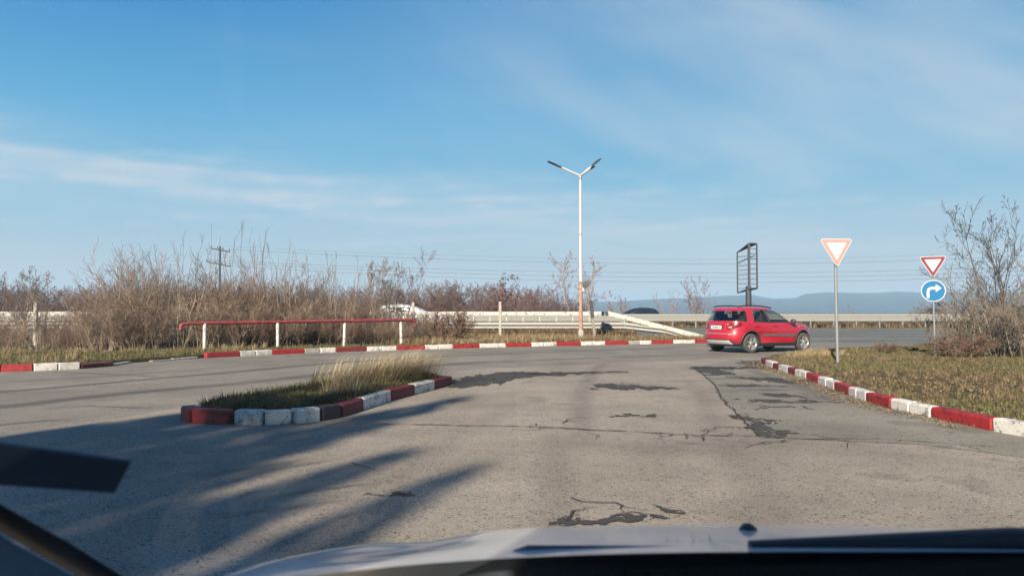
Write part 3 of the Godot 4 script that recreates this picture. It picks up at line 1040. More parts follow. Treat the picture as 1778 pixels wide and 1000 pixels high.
# ------------------------------------------------------------------ barriers
# sheet steel bent to a wave: depth, height; given a thickness
func wave(h: float, waves: int, depth: float) -> Array:
	var f := []
	var n := waves * 12
	for k in n + 1:
		var u := float(k) / n
		var s := 0.5 - 0.5 * cos(u * TAU * waves)
		f.append(Vector2(depth * smoothstep(0.25, 0.75, s), (u - 0.5) * h))
	var o := f.duplicate()
	for k in range(n, -1, -1): o.append(f[k] + Vector2(-0.006, 0))
	return o


# a closed profile run along a straight piece; drop lets the end sink
func beam(prof: Array, a: Vector3, b_: Vector3, side: Vector3, k0 := 1.0, k1 := 1.0) -> B:
	var b := B.new()
	var n := prof.size()
	for k in n:
		var p: Vector2 = prof[k]
		var q: Vector2 = prof[(k + 1) % n]
		var e := q - p
		var a0 := a + side * p.x + Vector3.UP * p.y * k0
		var a1 := a + side * q.x + Vector3.UP * q.y * k0
		var b0 := b_ + side * p.x + Vector3.UP * p.y * k1
		var b1 := b_ + side * q.x + Vector3.UP * q.y * k1
		b.quad(a0, a1, b1, b0)
	return b


func make_barriers() -> void:
	rng.seed = 5
	# near guardrail
	var g := thing("guardrail", "near white guardrail with box top rail, its end sloping into the ground", "guardrail", Vector3(0, 0, 0))
	var side := Vector3(0, 0, 1)
	var w := wave(0.37, 2, 0.14)
	var z := -39.5
	var x := -58.2
	while x < 4.7:
		part("beam", beam(w, Vector3(x, 0.667, z), Vector3(x + 3.99, 0.667, z), side), M.steel, g)
		x += 4.0
	part("beam", beam(w, Vector3(x, 0.667, z), Vector3(x + 2.2, 0.42, z + 0.02), side, 1.0, 0.95), M.steel, g)
	part("beam", beam(w, Vector3(x + 2.2, 0.42, z + 0.02), Vector3(9.5, -0.06, z + 0.05), side, 0.95, 0.55), M.steel, g)
	var t := B.new()
	x = -58.2
	while x < 4.0:
		t = B.new()
		t.box(Vector3(x + 3.15, 1.30, z + 0.02), Vector3(6.29, 0.215, 0.12), Basis.IDENTITY, 0.012)
		part("top_rail", t, M.box_rail, g)
		x += 6.3
	t = B.new()
	t.box(Vector3(4.93, 1.295, z + 0.02), Vector3(0.12, 0.24, 0.14), Basis.IDENTITY, 0.01)
	part("rail_joint", t, M.dark_grey, g)
	t = B.new()
	var d := Vector3(9.95, 0.06, z + 0.12) - Vector3(4.98, 1.32, z + 0.02)
	var bs := Basis(d.normalized(), d.normalized().cross(Vector3(0, 0, -1)).normalized() * -1.0, Vector3(0, 0, 1))
	t.box(Vector3(7.465, 0.69, z + 0.07), Vector3(d.length(), 0.24, 0.12), bs, 0.012)
	part("end_rail", t, M.box_rail, g)
	x = -57.9
	while x < 4.7:
		t = B.new()
		t.box(Vector3(x, 1.05, z - 0.0), Vector3(0.07, 0.32, 0.06), Basis.IDENTITY, 0.006)
		part("stub_post", t, M.steel, g)
		x += 0.86
	for q in [5.85, 6.75, 7.65]:
		t = B.new()
		t.box(Vector3(q, 0.25 + (9.9 - q) * 0.122, z), Vector3(0.07, 0.5, 0.06), Basis.IDENTITY, 0.006)
		part("stub_post", t, M.steel, g)
	x = -57.0
	while x < 8.0:
		t = B.new()
		t.box(Vector3(x, 0.42 if x < 5 else 0.2, z - 0.07), Vector3(0.10, 0.84 if x < 5 else 0.4, 0.06), Basis.IDENTITY, 0.006)
		part("post", t, M.galv, g)
		x += 2.15
	# median barrier: two waves one above the other
	var f := thing("guardrail", "far double-beam guardrail along the middle of the motorway", "guardrail")
	w = wave(0.315, 2, 0.10)
	x = -120.0
	while x < 130.0:
		part("beam", beam(w, Vector3(x, 1.065, -66.0), Vector3(x + 7.98, 1.065, -66.0), side), M.steel_far, f)
		part("beam", beam(w, Vector3(x, 0.74, -66.0), Vector3(x + 7.98, 0.74, -66.0), side), M.steel_far, f)
		x += 8.0
	x = -100.0
	while x < 110.0:
		t = B.new()
		t.box(Vector3(x, 0.58, -66.06), Vector3(0.12, 1.16, 0.07), Basis.IDENTITY, 0.006)
		part("post", t, M.galv, f)
		x += 2.0

	# red handrail on white posts
	var h := thing("handrail", "long red tubular handrail on four white posts behind the far kerb", "handrail")
	var b := B.new()
	var p := [Vector3(-10.66, 0.80, -24.41), Vector3(-10.66, 0.92, -24.42), Vector3(-10.62, 0.98, -24.45), Vector3(-10.53, 1.0, -24.53), Vector3(-8.1, 1.03, -26.55), Vector3(-4.75, 1.06, -29.08), Vector3(-3.99, 1.065, -29.68), Vector3(-3.90, 1.05, -29.75), Vector3(-3.85, 1.0, -29.80), Vector3(-3.83, 0.9, -29.82)]
	b.tube(p, [0.056, 0.056, 0.056, 0.056, 0.056, 0.056, 0.056, 0.056, 0.056, 0.056], 14)
	part("rail", b, painted(0.36, 0.05, 0.062, true), h)
	for q in [[-10.08, -24.90], [-8.18, -26.48], [-6.18, -28.05], [-4.32, -29.47]]:
		b = B.new()
		b.tube([Vector3(q[0] + rng.randf_range(-0.05, 0.03), 0.0, q[1]), Vector3(q[0], 1.0, q[1])], [0.058, 0.058], 12)
		part("post", b, M.white_paint, h)

	# old square posts of a lost sign fence
	for q in [[-18.4, -29.3, 1.80, 0.0, "white weathered post among the bushes at the far left"], [-4.55, -35.0, 1.83, 0.01, "white weathered post standing behind the right end of the handrail"], [-0.57, -36.4, 1.88, 0.0, "white weathered post in dry grass before the guardrail, left of the lamp"], [3.97, -36.3, 1.94, 0.10, "leaning grey post with shade painted on its top, just right of the street lamp"]]:
		var o := thing("wooden_post", q[4], "post", Vector3(q[0], 0, q[1]))
		o.rotation.z = q[3]
		b = B.new()
		var dark: bool = q[3] > 0.05
		b.box(Vector3(0, (0.55 if dark else q[2] * 0.5), 0), Vector3(0.13, 1.1 if dark else q[2], 0.12), Basis.IDENTITY, 0.012)
		part("post_body", b, M.bare if dark else M.concrete, o)
		if dark:
			b = B.new()
			b.box(Vector3(0, 1.1 + (q[2] - 1.1) * 0.5, 0), Vector3(0.15, q[2] - 1.1, 0.14), Basis.IDENTITY, 0.012)
			part("painted_shade_top", b, M.dark_grey, o)  # darker casing that paints the shade on the top of the post


# ------------------------------------------------------------------ street furniture
func ngon(pts: PackedVector2Array, r: float, n := 5) -> PackedVector2Array:
	var o := PackedVector2Array()
	for k in pts.size():
		var p := pts[k]
		var a := (pts[(k - 1 + pts.size()) % pts.size()] - p).normalized()
		var b := (pts[(k + 1) % pts.size()] - p).normalized()
		var half := acos(clampf(a.dot(b), -1, 1)) * 0.5
		var cen := p + (a + b).normalized() * r / sin(half)
		var s := p + a * r / tan(half)
		var e := p + b * r / tan(half)
		var a0 := (s - cen).angle()
		var da := wrapf((e - cen).angle() - a0, -PI, PI)
		for q in n + 1: o.append(cen + Vector2.from_angle(a0 + da * q / n) * r)
	return o


func tri_pts(side: float, r: float) -> PackedVector2Array:
	var h := side * sqrt(3.0) / 2.0
	return ngon(PackedVector2Array([Vector2(-side / 2, h / 3), Vector2(0, -h * 2 / 3), Vector2(side / 2, h / 3)]), r)


func circle_pts(r: float, n := 40) -> PackedVector2Array:
	var o := PackedVector2Array()
	for k in n: o.append(Vector2.from_angle(TAU * k / n) * r)
	return o


func yield_plate(parent: Node3D, side: float, at: Vector3, turn: float, border: Material) -> void:
	var pl := Node3D.new()
	pl.name = "triangle_plate"
	parent.add_child(pl, true)
	pl.position = at
	pl.rotation = Vector3(deg_to_rad(-3), turn, 0)
	var b := B.new()
	b.prism(tri_pts(side, 0.05), 0.012)
	part("plate", b, M.sign_white, pl)
	b = B.new()
	b.prism(tri_pts(side * 0.955, 0.042), 0.003, Vector3(0, 0, 0.012))
	part("border", b, border, pl)
	b = B.new()
	b.prism(tri_pts(side * 0.60, 0.012), 0.003, Vector3(0, 0, 0.015))
	part("field", b, M.sign_white, pl)
	b = B.new()
	b.box(Vector3(0, 0, -0.02), Vector3(0.3, 0.05, 0.03), Basis.IDENTITY, 0.005)
	part("bracket", b, M.galv, pl)


func make_signs() -> void:
	var s := thing("yield_sign", "give way triangle with sun glare painted into its border, alone on a tall grey pole", "road sign", Vector3(8.13, 0, -18.98))
	var b := B.new()
	b.tube([Vector3(0.02, 0, -0.03), Vector3(0, 1.6, -0.03), Vector3(0, 3.0, -0.03)], [0.038, 0.038, 0.038], 12)
	part("pole", b, M.galv, s)
	yield_plate(s, 0.84, Vector3(0, 2.955, 0.025), 0.0, M.sign_red_glare)
	var o := thing("road_sign", "give way triangle above a blue right-turn disc beside the bush", "road sign", Vector3(11.87, 0, -21.36))
	b = B.new()
	b.tube([Vector3(0.04, 0, -0.02), Vector3(0.02, 1.5, -0.02), Vector3(0, 2.98, -0.02)], [0.028, 0.028, 0.028], 12)
	part("pole", b, M.galv, o)
	yield_plate(o, 0.70, Vector3(0, 2.73, 0.02), deg_to_rad(-29), M.sign_red)
	var d := Node3D.new()
	d.name = "round_plate"
	o.add_child(d)
	d.position = Vector3(0, 1.965, 0.02)
	d.rotation.y = deg_to_rad(-28)
	b = B.new()
	b.prism(circle_pts(0.305), 0.012)
	part("rim", b, M.sign_white, d)
	b = B.new()
	b.prism(circle_pts(0.287), 0.003, Vector3(0, 0, 0.012))
	part("blue_disc", b, M.sign_blue, d)
	b = B.new()
	# arrow going up, then right
	var ar := PackedVector2Array([Vector2(-0.165, -0.20), Vector2(-0.10, -0.20), Vector2(-0.10, -0.02)])
	for k in 5: ar.append(Vector2(-0.04, -0.02) + Vector2.from_angle(PI - PI * 0.5 * (k + 1) / 5.0) * 0.06)
	ar.append_array(PackedVector2Array([Vector2(0.06, 0.04), Vector2(0.06, -0.035), Vector2(0.20, 0.075), Vector2(0.06, 0.185), Vector2(0.06, 0.11)]))
	for k in 6: ar.append(Vector2(-0.045, -0.01) + Vector2.from_angle(PI * 0.5 + PI * 0.5 * k / 5.0) * 0.12)
	b.prism(ar, 0.003, Vector3(0, 0, 0.015))
	part("arrow", b, M.sign_white, d)

	# street lamp
	var l := thing("street_lamp", "tall white street lamp with forked arms and rusty lower pole", "street lamp", Vector3(3.22, 0, -35.5))
	b = B.new()
	b.box(Vector3(0, 0.32, 0), Vector3(0.24, 0.44, 0.22), Basis.IDENTITY, 0.03)
	b.box(Vector3(0.03, 0.12, 0), Vector3(0.16, 0.3, 0.16), Basis.IDENTITY, 0.03)
	part("base", b, M.concrete, l)
	b = B.new()
	b.tube([Vector3(0, 0.45, 0), Vector3(0, 2.80, 0)], [0.092, 0.09], 14)
	part("rusty_pole", b, M.rust, l)
	b = B.new()
	b.lathe(Vector3(0, 2.76, 0), Vector3.UP, [Vector2(0, 0.085), Vector2(0, 0.125), Vector2(0.05, 0.125), Vector2(0.05, 0.085)], 16)
	part("flange", b, M.rust, l)
	b = B.new()
	b.tube([Vector3(0, 2.80, 0), Vector3(0, 5.4, 0), Vector3(0, 7.82, 0)], [0.078, 0.068, 0.058], 14)
	part("upper_pole", b, M.pole_white, l)
	b = B.new()
	b.lathe(Vector3(0, 7.62, 0), Vector3.UP, [Vector2(0, 0.06), Vector2(0, 0.075), Vector2(0.09, 0.075), Vector2(0.09, 0.06)], 16)
	b.lathe(Vector3(0, 5.0, 0), Vector3.UP, [Vector2(0, 0.06), Vector2(0, 0.078), Vector2(0.05, 0.078), Vector2(0.05, 0.06)], 16)
	part("collar", b, M.galv, l)
	var arms := [[Vector3(-0.98, 0.42, 0.1), 1], [Vector3(0.60, 0.56, -0.4), 1], [Vector3(0.42, 0.21, 0.7), 0]]
	var top := Vector3(0, 7.78, 0)
	for a in arms:
		b = B.new()
		var e: Vector3 = a[0]
		b.tube([top, top + e], [0.05, 0.045], 12)
		var arm := part("arm", b, M.pole_white, l)
		b = B.new()
		var dir := e.normalized()
		var flat := dir.cross(Vector3.UP).normalized()
		var up := flat.cross(dir).normalized()
		var hb := Basis(dir, up, flat)
		var big := 1.0 if a[1] == 1 else 0.45
		# the lamp head: a tapering flat case
		var rows := []
		for q in [[-0.10, 0.05, 0.04], [0.0, 0.06, 0.045], [0.12, 0.11, 0.035], [0.40, 0.15, 0.03], [0.58, 0.145, 0.025], [0.62, 0.12, 0.015]]:
			var row := []
			for k in 12:
				var an := TAU * k / 12
				var cs := cos(an)
				var sn := sin(an)
				row.append(top + e + hb * Vector3(float(q[0]) * big, float(q[2]) * signf(sn) * pow(absf(sn), 0.6), float(q[1]) * big * signf(cs) * pow(absf(cs), 0.6)))
			rows.append(row)
		b.grid(rows, top + e + dir * 0.25 * big, true)
		for q in [0, 5]:
			for k in 12: b.tri(rows[q][0], rows[q][k], rows[q][(k + 1) % 12], dir * (-1.0 if q == 0 else 1.0))
		part("lamp_head", b, M.dark_grey, l)
		b = B.new()
		b.box(top + e + hb * Vector3(0.02, 0.06, 0), Vector3(0.05, 0.06, 0.05), hb, 0.01)
		part("light_sensor", b, M.galv, l)
	# traffic mirror on it
	var m := thing("traffic_mirror", "round grey traffic mirror fixed to the street lamp pole above the rust", "mirror", Vector3(3.22, 2.76, -35.5))
	var nrm := Vector3(-sin(deg_to_rad(46)), -0.03, cos(deg_to_rad(46))).normalized()
	var cen := Vector3(0.20, 0.06, 0.14)
	b = B.new()
	b.lathe(cen, nrm, [Vector2(0.0, 0.001), Vector2(0.0, 0.31), Vector2(0.03, 0.325), Vector2(0.05, 0.31)], 32)
	part("back_shell", b, M.galv, m)
	b = B.new()
	b.lathe(cen, nrm, [Vector2(0.05, 0.31), Vector2(0.065, 0.24), Vector2(0.08, 0.12), Vector2(0.084, 0.001)], 32)
	part("mirror_face", b, M.mirror, m)
	b = B.new()
	b.box(Vector3(0.13, 0.08, 0.07), Vector3(0.12, 0.06, 0.08), Basis.IDENTITY, 0.008)
	b.box(Vector3(0.16, -0.14, 0.06), Vector3(0.20, 0.09, 0.05), Basis.IDENTITY, 0.008)
	b.box(Vector3(0.11, -0.26, 0.05), Vector3(0.07, 0.30, 0.05), Basis.IDENTITY, 0.008)
	part("bracket", b, M.pole_white, m)

	# empty billboard frame on its column
	var f := thing("billboard_frame", "empty dark steel billboard frame with ladder rungs on a thick column", "billboard", Vector3(21.1, 0, -67.6))
	b = B.new()
	b.tube([Vector3(0, 0, 0), Vector3(0, 3.4, 0), Vector3(0, 3.72, 0)], [0.27, 0.25, 0.25], 18)
	part("column", b, M.dark_grey, f)
	var fm := mat(0.045, 0.05, 0.055, 0.6)
	var A := Vector3(-0.70, 0, -0.9)
	var Bc := Vector3(-0.02, 0, 0.3)
	var C := Vector3(0.78, 0, 0.0)
	for q in [[A, 3.15, 6.80, 0.11], [Bc, 3.45, 7.50, 0.19], [C, 3.5, 7.52, 0.13]]:
		b = B.new()
		b.box(q[0] + Vector3(0, (q[1] + q[2]) * 0.5, 0), Vector3(q[3], q[2] - q[1], q[3]), Basis.IDENTITY, 0.01)
		part("upright", b, fm, f)
	for k in 8:
		var u := (k + 1) / 9.0
		for pr in [[A, Bc], [Bc, C]]:
			var a: Vector3 = pr[0] + Vector3(0, lerpf(3.12, 6.8, u) if pr[0] == A else lerpf(3.45, 7.5, u), 0)
			var c: Vector3 = pr[1] + Vector3(0, a.y, 0)
			if k == 6 and pr[0] == A: continue
			b = B.new()
			b.tube([a, c], [0.03, 0.03], 6)
			part("rung", b, fm, f)
	for q in [[A + Vector3(0, 6.8, 0), Bc + Vector3(0, 7.5, 0)], [Bc + Vector3(0, 7.5, 0), C + Vector3(0, 7.5, 0)], [A + Vector3(0, 6.8, 0), C + Vector3(0, 7.5, 0)], [A + Vector3(0, 3.15, 0), Bc + Vector3(0, 3.5, 0)], [Bc + Vector3(0, 3.5, 0), C + Vector3(0, 3.55, 0)], [A + Vector3(0, 3.15, 0), C + Vector3(0, 3.5, 0)], [A + Vector3(0.05, 5.85, 0), C + Vector3(-0.2, 6.45, 0)]]:
		b = B.new()
		b.tube(q, [0.055, 0.055], 6)
		part("cross_member", b, fm, f)
	for q in [[3.12, 3.46, 3.5], [6.84, 7.54, 7.55]]:
		b = B.new()
		var a := A + Vector3(0, q[0], 0)
		var c := Bc + Vector3(0, q[1], 0)
		var d2 := C + Vector3(0, q[2], 0)
		b.tri(a, c, d2, Vector3.DOWN); b.tri(a + Vector3(0, 0.03, 0), c + Vector3(0, 0.03, 0), d2 + Vector3(0, 0.03, 0), Vector3.UP)
		part("end_plate", b, mat(0.12, 0.125, 0.13, 0.7), f)

	# telegraph pole and its wires
	var tp := thing("telegraph_pole", "wooden telegraph pole with two tilted crossarms above the thicket", "telegraph pole", Vector3(-28.95, 0, -75.0))
	b = B.new()
	b.tube([Vector3(0, 0, 0), Vector3(0, 7.9, 0)], [0.12, 0.085], 10)
	part("pole", b, M.old_wood, tp)
	for q in [[Vector3(-0.88, 7.72, 0.1), Vector3(1.0, 7.36, 0.1)], [Vector3(-1.3, 6.4, 0.1), Vector3(1.1, 5.92, 0.1)]]:
		b = B.new()
		var mid: Vector3 = (q[0] + q[1]) * 0.5
		var ax: Vector3 = (q[1] - q[0])
		b.box(mid, Vector3(ax.length(), 0.11, 0.1), Basis(Vector3.BACK, atan2(ax.y, ax.x)), 0.01)
		var arm := part("crossarm", b, M.old_wood, tp)
		for k in 4:
			b = B.new()
			var pos: Vector3 = q[0].lerp(q[1], [0.02, 0.36, 0.64, 0.98][k])
			b.lathe(pos + Vector3(0, 0.05, 0), Vector3.UP, [Vector2(0, 0.02), Vector2(0.05, 0.02), Vector2(0.06, 0.055), Vector2(0.16, 0.06), Vector2(0.2, 0.03), Vector2(0.21, 0.001)], 8)
			part("insulator", b, M.dark_grey, arm)
	var names := ["highest faint overhead wire crossing the sky above the motorway", "second overhead wire from the top, the boldest, crossing the sky above the motorway", "third overhead wire from the top above the motorway", "fourth overhead wire from the top above the motorway", "lowest overhead wire above the motorway, just over the treetops"]
	var hs := [[7.95, 6.62, 7.3], [7.62, 6.17, 6.75], [6.55, 5.28, 5.75], [6.3, 4.83, 5.3], [5.98, 4.36, 4.85]]
	for k in 5:
		var x0: float = -28.95 + [0.0, 0.9, -1.2, 0.0, 1.0][k]
		var pts := []
		var rr := []
		for q in 41:
			var u := q / 40.0
			var xx := lerpf(x0, 72.0, u)
			# parabola through the pole, the low point over x = 21 and the far right
			var e := (xx - 21.0)
			var yy: float = hs[k][1] + (hs[k][0] - hs[k][1]) * pow(e / (x0 - 21.0), 2.0) if e < 0.0 else hs[k][1] + (hs[k][2] - hs[k][1]) * pow(e / 22.0, 2.0) * 0.8
			pts.append(Vector3(xx, yy, -74.9))
			rr.append(0.014 if k != 0 else 0.008)
		b = B.new()
		b.tube(pts, rr, 5)
		tag(part("overhead_wire", b, M.wire), names[k], "wire", "overhead wires")


# ------------------------------------------------------------------ cars
class Shell:
	var ys: Array
	var xr: Array
	var xf: Array
	var w: Array
	var ar := 9.0
	var af := 4.5
	var bb := 2.4

	func at(a: Array, y: float) -> float:
		if y <= ys[0]: return a[0]
		for k in ys.size() - 1:
			if y <= ys[k + 1]: return lerpf(a[k], a[k + 1], (y - ys[k]) / (ys[k + 1] - ys[k]))
		return a[a.size() - 1]

	func point(y: float, ph: float, off := 0.0) -> Vector3:
		var r := at(xr, y) - off
		var f := at(xf, y) + off
		var xm := (r + f) * 0.5
		var hx := (f - r) * 0.5
		var c := cos(ph)
		var s := sin(ph)
		var a := af if c >= 0.0 else ar
		return Vector3(xm + hx * signf(c) * pow(absf(c), 2.0 / a), y, (at(w, y) + off) * signf(s) * pow(absf(s), 2.0 / bb))

	func side_z(x: float, y: float) -> float:
		var r := at(xr, y)
		var f := at(xf, y)
		var t := (x - (r + f) * 0.5) / ((f - r) * 0.5)
		return at(w, y) * pow(maxf(0.0, 1.0 - pow(minf(1.0, absf(t)), af if t > 0 else ar)), 1.0 / bb)

	func end_x(z: float, y: float, front := false) -> float:
		var r := at(xr, y)
		var f := at(xf, y)
		var t := pow(maxf(0.0, 1.0 - pow(minf(1.0, absf(z) / at(w, y)), bb)), 1.0 / (af if front else ar))
		return (r + f) * 0.5 + (f - r) * 0.5 * (t if front else -t)

	func body(n := 64, closed := true) -> B:
		var lv := []
		for k in ys.size() - 1:
			for q in 3: lv.append(lerpf(ys[k], ys[k + 1], q / 3.0))
		lv.append(ys[ys.size() - 1])
		var rows := []
		for y in lv:
			var row := []
			for k in n: row.append(point(y, TAU * k / n))
			rows.append(row)
		var b := B.new()
		b.grid(rows, Vector3(0, 0.9, 0), true)
		var y0: float = lv[0]
		var y1: float = lv[lv.size() - 1]
		for k in n:
			b.tri(Vector3((xr[0] + xf[0]) * 0.5, y0, 0), rows[0][k], rows[0][(k + 1) % n], Vector3.DOWN)
			b.tri(Vector3((xr[xr.size() - 1] + xf[xf.size() - 1]) * 0.5, y1, 0), rows[rows.size() - 1][k], rows[rows.size() - 1][(k + 1) % n], Vector3.UP)
		return b


func wheel(parent: Node3D, at: Vector3, r: float, wd: float, outer: float) -> void:
	var wn := Node3D.new()
	wn.name = "wheel"
	parent.add_child(wn, true)
	wn.position = at
	var b := B.new()
	var h := wd * 0.5
	b.lathe(Vector3.ZERO, Vector3(0, 0, 1), [Vector2(-h, r * 0.66), Vector2(-h, r * 0.9), Vector2(-h * 0.8, r * 0.985), Vector2(0, r), Vector2(h * 0.8, r * 0.985), Vector2(h, r * 0.9), Vector2(h, r * 0.66), Vector2(h * 0.7, r * 0.64)], 40)
	part("tyre", b, M.tyre, wn)
	b = B.new()
	var o := outer * h
	b.lathe(Vector3.ZERO, Vector3(0, 0, outer), [Vector2(h * 0.96, r * 0.68), Vector2(h * 0.9, r * 0.62), Vector2(h * 0.2, r * 0.58), Vector2(-h * 0.6, r * 0.58)], 32)
	b.lathe(Vector3.ZERO, Vector3(0, 0, outer), [Vector2(h * 0.2, r * 0.15), Vector2(h * 0.75, r * 0.14), Vector2(h * 0.82, r * 0.09), Vector2(h * 0.82, 0.001)], 16)
	for k in 5:
		var an := TAU * k / 5.0 + 0.3
		var d := Vector3(cos(an), sin(an), 0)
		var s := Vector3(-sin(an), cos(an), 0)
		var z := Vector3(0, 0, outer)
		var a0 := d * r * 0.10
		var a1 := d * r * 0.62
		var w0 := s * r * 0.085
		var w1 := s * r * 0.125
		b.quad(a0 - w0 + z * h * 0.72, a0 + w0 + z * h * 0.72, a1 + w1 + z * h * 0.86, a1 - w1 + z * h * 0.86, z)
		b.quad(a0 - w0 + z * h * 0.72, a1 - w1 + z * h * 0.86, a1 - w1 * 1.2 + z * h * 0.2, a0 - w0 * 1.2 + z * h * 0.2, -s)
		b.quad(a0 + w0 + z * h * 0.72, a1 + w1 + z * h * 0.86, a1 + w1 * 1.2 + z * h * 0.2, a0 + w0 * 1.2 + z * h * 0.2, s)
	part("rim", b, M.rim, wn)
	b = B.new()
	b.lathe(Vector3.ZERO, Vector3(0, 0, outer), [Vector2(-h * 0.2, r * 0.58), Vector2(-h * 0.15, 0.001)], 24)
	part("brake_disc", b, M.black, wn)


func side_patch(s: Shell, poly: PackedVector2Array, sgn: float, off: float, thick := 0.0) -> B:
	var b := B.new()
	var fine := PackedVector2Array()
	for k in poly.size():
		var a := poly[k]
		var c := poly[(k + 1) % poly.size()]
		for q in 4: fine.append(a.lerp(c, q / 4.0))
	var f := func(p: Vector2) -> Vector3: return Vector3(p.x, p.y, sgn * (s.side_z(p.x, p.y) + off))
	var ix := Geometry2D.triangulate_polygon(fine)
	for k in range(0, ix.size(), 3): b.tri(f.call(fine[ix[k]]), f.call(fine[ix[k + 1]]), f.call(fine[ix[k + 2]]), Vector3(0, 0.2, sgn))
	if thick > 0.0:
		for k in fine.size():
			var p: Vector3 = f.call(fine[k])
			var q: Vector3 = f.call(fine[(k + 1) % fine.size()])
			var e := Vector3(0, 0, -sgn * thick)
			var nn := fine[(k + 1) % fine.size()] - fine[k]
			b.quad(p, q, q + e, p + e)
	return b


func end_patch(s: Shell, poly: PackedVector2Array, front: bool, off: float) -> B:
	var b := B.new()
	var fine := PackedVector2Array()
	for k in poly.size():
		var a := poly[k]
		var c := poly[(k + 1) % poly.size()]
		for q in 5: fine.append(a.lerp(c, q / 5.0))
	var sg := 1.0 if front else -1.0
	var ix := Geometry2D.triangulate_polygon(fine)
	var f := func(p: Vector2) -> Vector3: return Vector3(s.end_x(p.x, p.y, front) + sg * off, p.y, p.x)
	for k in range(0, ix.size(), 3): b.tri(f.call(fine[ix[k]]), f.call(fine[ix[k + 1]]), f.call(fine[ix[k + 2]]), Vector3(sg, 0.2, 0))
	return b


# the same for a trapezium, following the shell closely: half widths at bottom and top
func end_grid(s: Shell, w0: float, w1: float, y0: float, y1: float, front: bool, off: float) -> B:
	var b := B.new()
	var sg := 1.0 if front else -1.0
	var rows := []
	for q in 7:
		var row := []
		var y := lerpf(y0, y1, q / 6.0)
		for k in 21:
			var z := lerpf(-1.0, 1.0, k / 20.0) * lerpf(w0, w1, q / 6.0)
			var o := off if q > 0 and q < 6 and k > 0 and k < 20 else off * 0.1
			row.append(Vector3(s.end_x(z, y, front) + sg * o, y, z))
		rows.append(row)
	b.grid(rows, Vector3(0, (y0 + y1) * 0.5, 0))
	return b


# a band wrapped round the shell between two angles and heights
func wrap_band(s: Shell, p0: float, p1: float, y0: float, y1: float, off: float, n := 24, taper := 0.0) -> B:
	var b := B.new()
	var rows := []
	for q in 5:
		var row := []
		for k in n + 1:
			var u := float(k) / n
			var lo := y0 + taper * (1.0 - u)
			row.append(s.point(lerpf(lo, y1, q / 4.0), lerpf(p0, p1, u), off * (1.0 if q > 0 and q < 4 else 0.2)))
		rows.append(row)
	b.grid(rows, Vector3(0, (y0 + y1) * 0.5, 0))
	return b


func arch_trim(s: Shell, cx: float, sgn: float, r0: float, r1: float, off: float) -> B:
	var b := B.new()
	var rows := []
	for q in 4:
		var row := []
		var r := lerpf(r0, r1, [0.0, 0.0, 1.0, 1.0][q])
		var of: float = [-0.12, off, off * 0.8, -0.02][q]
		for k in 25:
			var an := lerpf(-0.28, PI + 0.28, k / 24.0)
			var x := cx + cos(an) * r
			var y := 0.335 + sin(an) * r
			row.append(Vector3(x, y, sgn * (s.side_z(x, maxf(y, 0.2)) + of)))
		rows.append(row)
	b.grid(rows, Vector3(cx, 0.335, 0))
	return b


func csg_cut(parent: CSGShape3D, pts: PackedVector2Array, depth: float, at: Transform3D, m: Material) -> void:
	var c := CSGPolygon3D.new()
	c.polygon = pts
	c.depth = depth
	c.operation = CSGShape3D.OPERATION_SUBTRACTION
	c.transform = at
	c.material = m
	parent.add_child(c)


